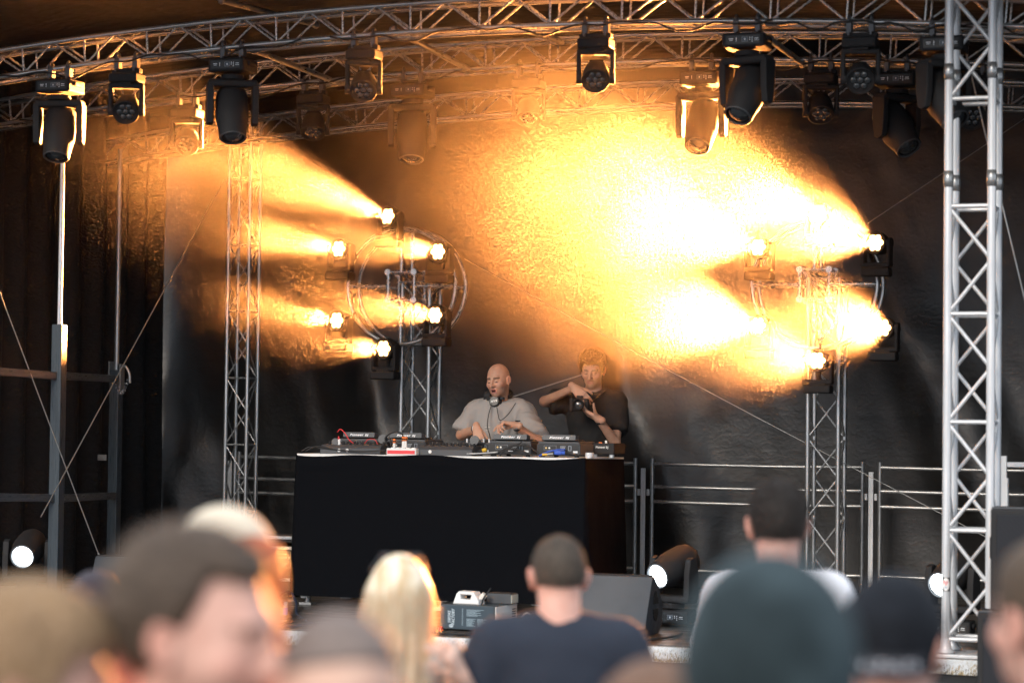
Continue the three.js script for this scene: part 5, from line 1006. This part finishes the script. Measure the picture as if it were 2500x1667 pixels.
{ // smiling man, brown hair, in profile
  const o = spectator(462, 1290, 3.35, 112, { label: 'man with swept brown hair, smiling in profile, large and blurred at left', skin: 'rosy', shirt: [0.05, 0.05, 0.06], seed: 8, beard: 0.5, brow: [0.05, 0.03, 0.02], lid: 0.001, mouth: 0.35, turn: 0, pitch: 8, add: 0.02, eyes: false, wide: 1.08, jaw: 1.05 });
  const h = onHead(o, 'hair', cropHair(0.010, 0.094, -0.045, 0.006, -0.012), [-0.14, -0.12, -0.17], [0.14, 0.2, 0.16], 0.006, [0.05, 0.033, 0.023], 0.55, 0.008);
  strands(o, h, 7000, 0.03, 0.0016, (q, d) => { d.multiplyScalar(0.45); d.z -= 0.9; d.y += 0.1; }, [0.03, 0.02, 0.014], [0.16, 0.11, 0.075]);
}
{ // light-brown hair at the left edge
  const o = spectator(48, 1408, 3.3, 86, { label: 'person with light brown hair at the left edge, cheek just showing', skin: 'rosy', shirt: [0.06, 0.05, 0.045], seed: 9, add: 0.03 });
  const h = onHead(o, 'hair', cropHair(0.013, 0.066, -0.08, 0.01), [-0.13, -0.15, -0.17], [0.13, 0.18, 0.15], 0.006, [0.25, 0.155, 0.08], 0.6, 0.008);
  strands(o, h, 6000, 0.03, 0.0018, (q, d) => { d.multiplyScalar(0.4); d.y -= 0.6; }, [0.15, 0.09, 0.045], [0.42, 0.27, 0.15]);
}
{ // dark hair between the two
  const o = spectator(232, 1396, 6.8, 8, { label: 'person with long dark hair, standing between the two blurred heads at left', face: false, skin: 'pale', shirt: [0.014, 0.02, 0.035], seed: 10 });
  const h = field([ell(V(0, 0.028, -0.012), [0.088, 0.102, 0.108], 0.02), cap(V(-0.045, 0, -0.05), V(-0.06, -0.26, -0.09), 0.055, 0.035, 0.04), cap(V(0.045, 0, -0.05), V(0.06, -0.26, -0.09), 0.055, 0.035, 0.04)]);
  onHead(o, 'hair', (x, y, z) => Math.max(h(x, y, z), y < 0.03 && z > 0.03 ? z - 0.03 : -1, z > 0.06 ? (z - 0.075 - (y - 0.05) * 0.9) * 0.6 : -1), [-0.16, -0.34, -0.2], [0.16, 0.17, 0.13], 0.007, [0.03, 0.022, 0.028], 0.45, 0.005);
}
{ // pale bucket hat with a lilac band, red hair below
  const o = spectator(540, 1230, 4.9, 30, { label: 'person in a cream hat with a lilac band, red hair showing, behind the smiling man', face: false, skin: 'pale', shirt: [0.3, 0.08, 0.05], add: 0.02, seed: 11, turn: -10 });
  const dome = field([ell(V(0, 0.03, -0.012), [0.092, 0.108, 0.112], 0.02)]);
  onHead(o, 'hat', (x, y, z) => { const r = Math.hypot(x, (z + 0.012) * 0.92); const br = Math.max(r - 0.116, Math.abs(y - 0.032 + (r - 0.09) * 0.75) - 0.005, 0.08 - r); return Math.min(Math.max(dome(x, y, z), 0.03 - y), br); }, [-0.17, -0.04, -0.19], [0.17, 0.17, 0.17], 0.006, (x, y, z) => [0.62, 0.54, 0.42].map((c) => c * (0.95 + 0.3 * fbm(x * 40, y * 40, z * 40, 2))), 0.9);
  onHead(o, 'hat_band', (x, y, z) => Math.max(Math.abs(dome(x, y, z)) - 0.003, Math.abs(y - 0.055) - 0.012), [-0.12, 0.02, -0.15], [0.12, 0.09, 0.14], 0.006, [0.26, 0.17, 0.42]);
  onHead(o, 'hair', (x, y, z) => Math.max(field([cap(V(-0.05, 0.02, -0.05), V(-0.06, -0.22, -0.09), 0.055, 0.04, 0.04), cap(V(-0.075, 0.02, 0.0), V(-0.10, -0.2, -0.02), 0.06, 0.05, 0.04)])(x, y, z), z - 0.03), [-0.19, -0.3, -0.18], [0.17, 0.1, 0.08], 0.008, [0.30, 0.07, 0.03], 0.5, 0.005);
}
{ // cropped grey-brown hair, pale head low in the frame
  const o = spectator(838, 1496, 3.3, -20, { label: 'person with a pale, nearly bald head under taupe hair, in front of the blonde woman', face: false, skin: 'pale', shirt: [0.3, 0.26, 0.24], seed: 12, neck: 1.1, pitch: 8 });
  onHead(o, 'hair', (x, y, z) => Math.max(cranium(x, y, z) - 0.008, 0.045 - y - 0.1 * z), [-0.12, -0.04, -0.14], [0.12, 0.17, 0.13], 0.006, [0.16, 0.125, 0.11], 0.7);
}
{ // bearded man cut by the right edge
  const o = spectator(2592, 1330, 4.0, -28, { label: 'man cut off by the right edge of the picture, only cheek and ear in view', skin: 'rosy', shirt: [0.012, 0.018, 0.03], beard: 0.5, seed: 13, wide: 1.1 });
  onHead(o, 'hair', cropHair(0.008, 0.055, -0.07, 0.012), [-0.12, -0.12, -0.15], [0.12, 0.18, 0.14], 0.006, [0.07, 0.05, 0.035], 0.6);
}
{ // low head left of the grey-green cap
  const o = spectator(1600, 1640, 3.6, 20, { label: 'person with light brown hair low in the frame, left of the grey-green cap', face: false, skin: 'tan', shirt: [0.05, 0.04, 0.04], seed: 14 });
  onHead(o, 'hair', cropHair(0.012, 0.05, -0.07, 0.01), [-0.12, -0.13, -0.15], [0.12, 0.18, 0.14], 0.007, [0.13, 0.075, 0.05], 0.6, 0.006);
}

// ---------------------------------------------------------------- stage smoke: fine floating flecks of haze fluid hanging in front of the lamp rings
function smoke(name, label, N, ALPHA, puffs, wisp) { // puffs: sight line and depth of the centre, spreads across / up / deep (metres), density (share of a metre's sight that is covered)
  const B = puffs.map(([px, py, z, sx, sy, sz, d]) => ({ c: onZ(px, py, z), s: [sx, sy, sz], d }));
  const K = Math.pow(2 * Math.PI, 1.5), w = B.map((b) => b.d * K * b.s[0] * b.s[1] * b.s[2]);
  const share = B.map((b, i) => w[i] * Math.pow(b.d, -1.05)), all = share.reduce((a, b) => a + b, 0);
  const pos = new Float32Array(N * 9); let k = 0;
  const probit = (u) => { // inverse of the normal distribution
    const q = u < 0.5 ? u : 1 - u, t = Math.sqrt(-2 * Math.log(Math.max(q, 1e-9))), v = t - (2.515517 + 0.802853 * t + 0.010328 * t * t) / (1 + 1.432788 * t + 0.189269 * t * t + 0.001308 * t * t * t);
    return u < 0.5 ? -v : v;
  };
  const ca = Math.cos(YAW), sa = Math.sin(YAW), WIDE = 1.45, G = [0.7548776662466927, 0.5698402909980532, 0.6180339887498949];
  B.forEach((b, bi) => { // evenly strewn, finer and finer towards the rim of each bank
    const n = Math.floor(N * share[bi] / all), side = Math.sqrt((1.2 * w[bi] / ALPHA / n) * 4 / Math.sqrt(3)), jit = [0.6 / Math.sqrt(n), 0.6 / Math.sqrt(n), 0.35], off = [rnd(), rnd(), rnd()];
    for (let m = 0; m < n; m++) {
      const e = [0, 1, 2].map((i) => probit(((off[i] + m * G[i] + jit[i] * rnd()) % 1) * 0.9976 + 0.0012) * WIDE), r2 = e[0] * e[0] + e[1] * e[1] + e[2] * e[2];
      const h = e[0] * b.s[0], dd = e[2] * b.s[2], x = b.c.x + h * ca + dd * sa, y = b.c.y + e[1] * b.s[1], z = b.c.z - h * sa + dd * ca;
      if (z < -2.9 || z > 3.0 || y > 4.75) continue;
      const wt = Math.exp(-0.5 * r2 * (1 - 1 / (WIDE * WIDE))) * WIDE * WIDE * WIDE * (sstep(fbm(x * 1.6 + 5, y * 1.9, z * 1.4, 3), -0.25, 0.2) * wisp + 1 - wisp);
      const r = side * 0.577 * Math.sqrt(wt); if (r < 0.0004) continue;
      let nx = rnd(-0.6, 0.6), ny = rnd(-0.6, 0.6), nz = 1; const nl = Math.hypot(nx, ny, nz); nx /= nl; ny /= nl; nz /= nl;
      let tx = nz, ty = 0, tz = -nx; const tl = Math.hypot(tx, tz); tx /= tl; tz /= tl;
      const bx = ny * tz - nz * ty, by = nz * tx - nx * tz, bz = nx * ty - ny * tx, o = k * 9, tw = rnd(0, 2.0944);
      for (let i = 0; i < 3; i++) { const c = Math.cos(i * 2.0944 + tw) * r, s = Math.sin(i * 2.0944 + tw) * r; pos[o + i * 3] = x + tx * c + bx * s; pos[o + i * 3 + 1] = y + ty * c + by * s; pos[o + i * 3 + 2] = z + tz * c + bz * s; }
      k++;
    }
  });
  const g = new THREE.BufferGeometry(); g.setAttribute('position', new THREE.BufferAttribute(pos.subarray(0, k * 9), 3));
  const m = phys([0.95, 0.93, 0.91], 1, 0, { transmission: 1, thickness: 0, specularIntensity: 0, opacity: ALPHA, transparent: true, side: THREE.DoubleSide });
  tag(part(name, g, m, null), label, 'smoke', null, 'stuff');
  console.log(name, k);
}
smoke('stage_smoke', 'thick haze hanging in front of the two lamp frames', 2080000, 0.018, [
  // left frame: a bank lying along its six beams, drifting up and off to the left
  [900, 690, -1.45, 0.34, 0.28, 0.35, 0.017], [730, 630, -0.85, 0.32, 0.28, 0.42, 0.0155], [840, 450, -1.3, 0.26, 0.15, 0.35, 0.016], [660, 390, -0.6, 0.28, 0.18, 0.38, 0.0136], [480, 420, 0.3, 0.3, 0.26, 0.45, 0.008], [620, 200, 0.5, 0.4, 0.18, 0.45, 0.004],
  ...[[819, 782], [824, 607], [944, 527], [1067, 614], [1060, 769], [934, 851]].map(([x, y]) => [x - 30, y - (y === 527 ? 9 : 1), -1.70, 0.09, 0.07, 0.15, 0.034]),
  // right frame: a thick bank blown to the left and up
  [2000, 670, -1.4, 0.34, 0.34, 0.35, 0.0248], [1790, 590, -0.95, 0.4, 0.34, 0.42, 0.026], [1540, 500, -0.2, 0.38, 0.36, 0.5, 0.0161], [1730, 800, -0.95, 0.36, 0.22, 0.42, 0.0211], [2130, 780, -1.5, 0.12, 0.16, 0.25, 0.0236], [1650, 270, -0.2, 0.45, 0.22, 0.45, 0.0099], [1340, 460, 0.5, 0.42, 0.4, 0.55, 0.007], [1450, 170, 0.7, 0.55, 0.2, 0.5, 0.004],
  // thin veil between the frames and under the roof
  [1130, 400, 0.9, 0.6, 0.42, 0.6, 0.003], [950, 170, 1.0, 0.6, 0.22, 0.5, 0.003], [420, 330, 0.9, 0.35, 0.25, 0.4, 0.004], [1480, 780, 0.1, 0.45, 0.25, 0.5, 0.004],
], 0.5);

{ let t = 0; scene.traverse((o) => { if (o.isMesh) t += (o.geometry.index ?? o.geometry.attributes.position).count / 3; }); console.log('triangles', Math.round(t)); }
renderer.render(scene, camera);
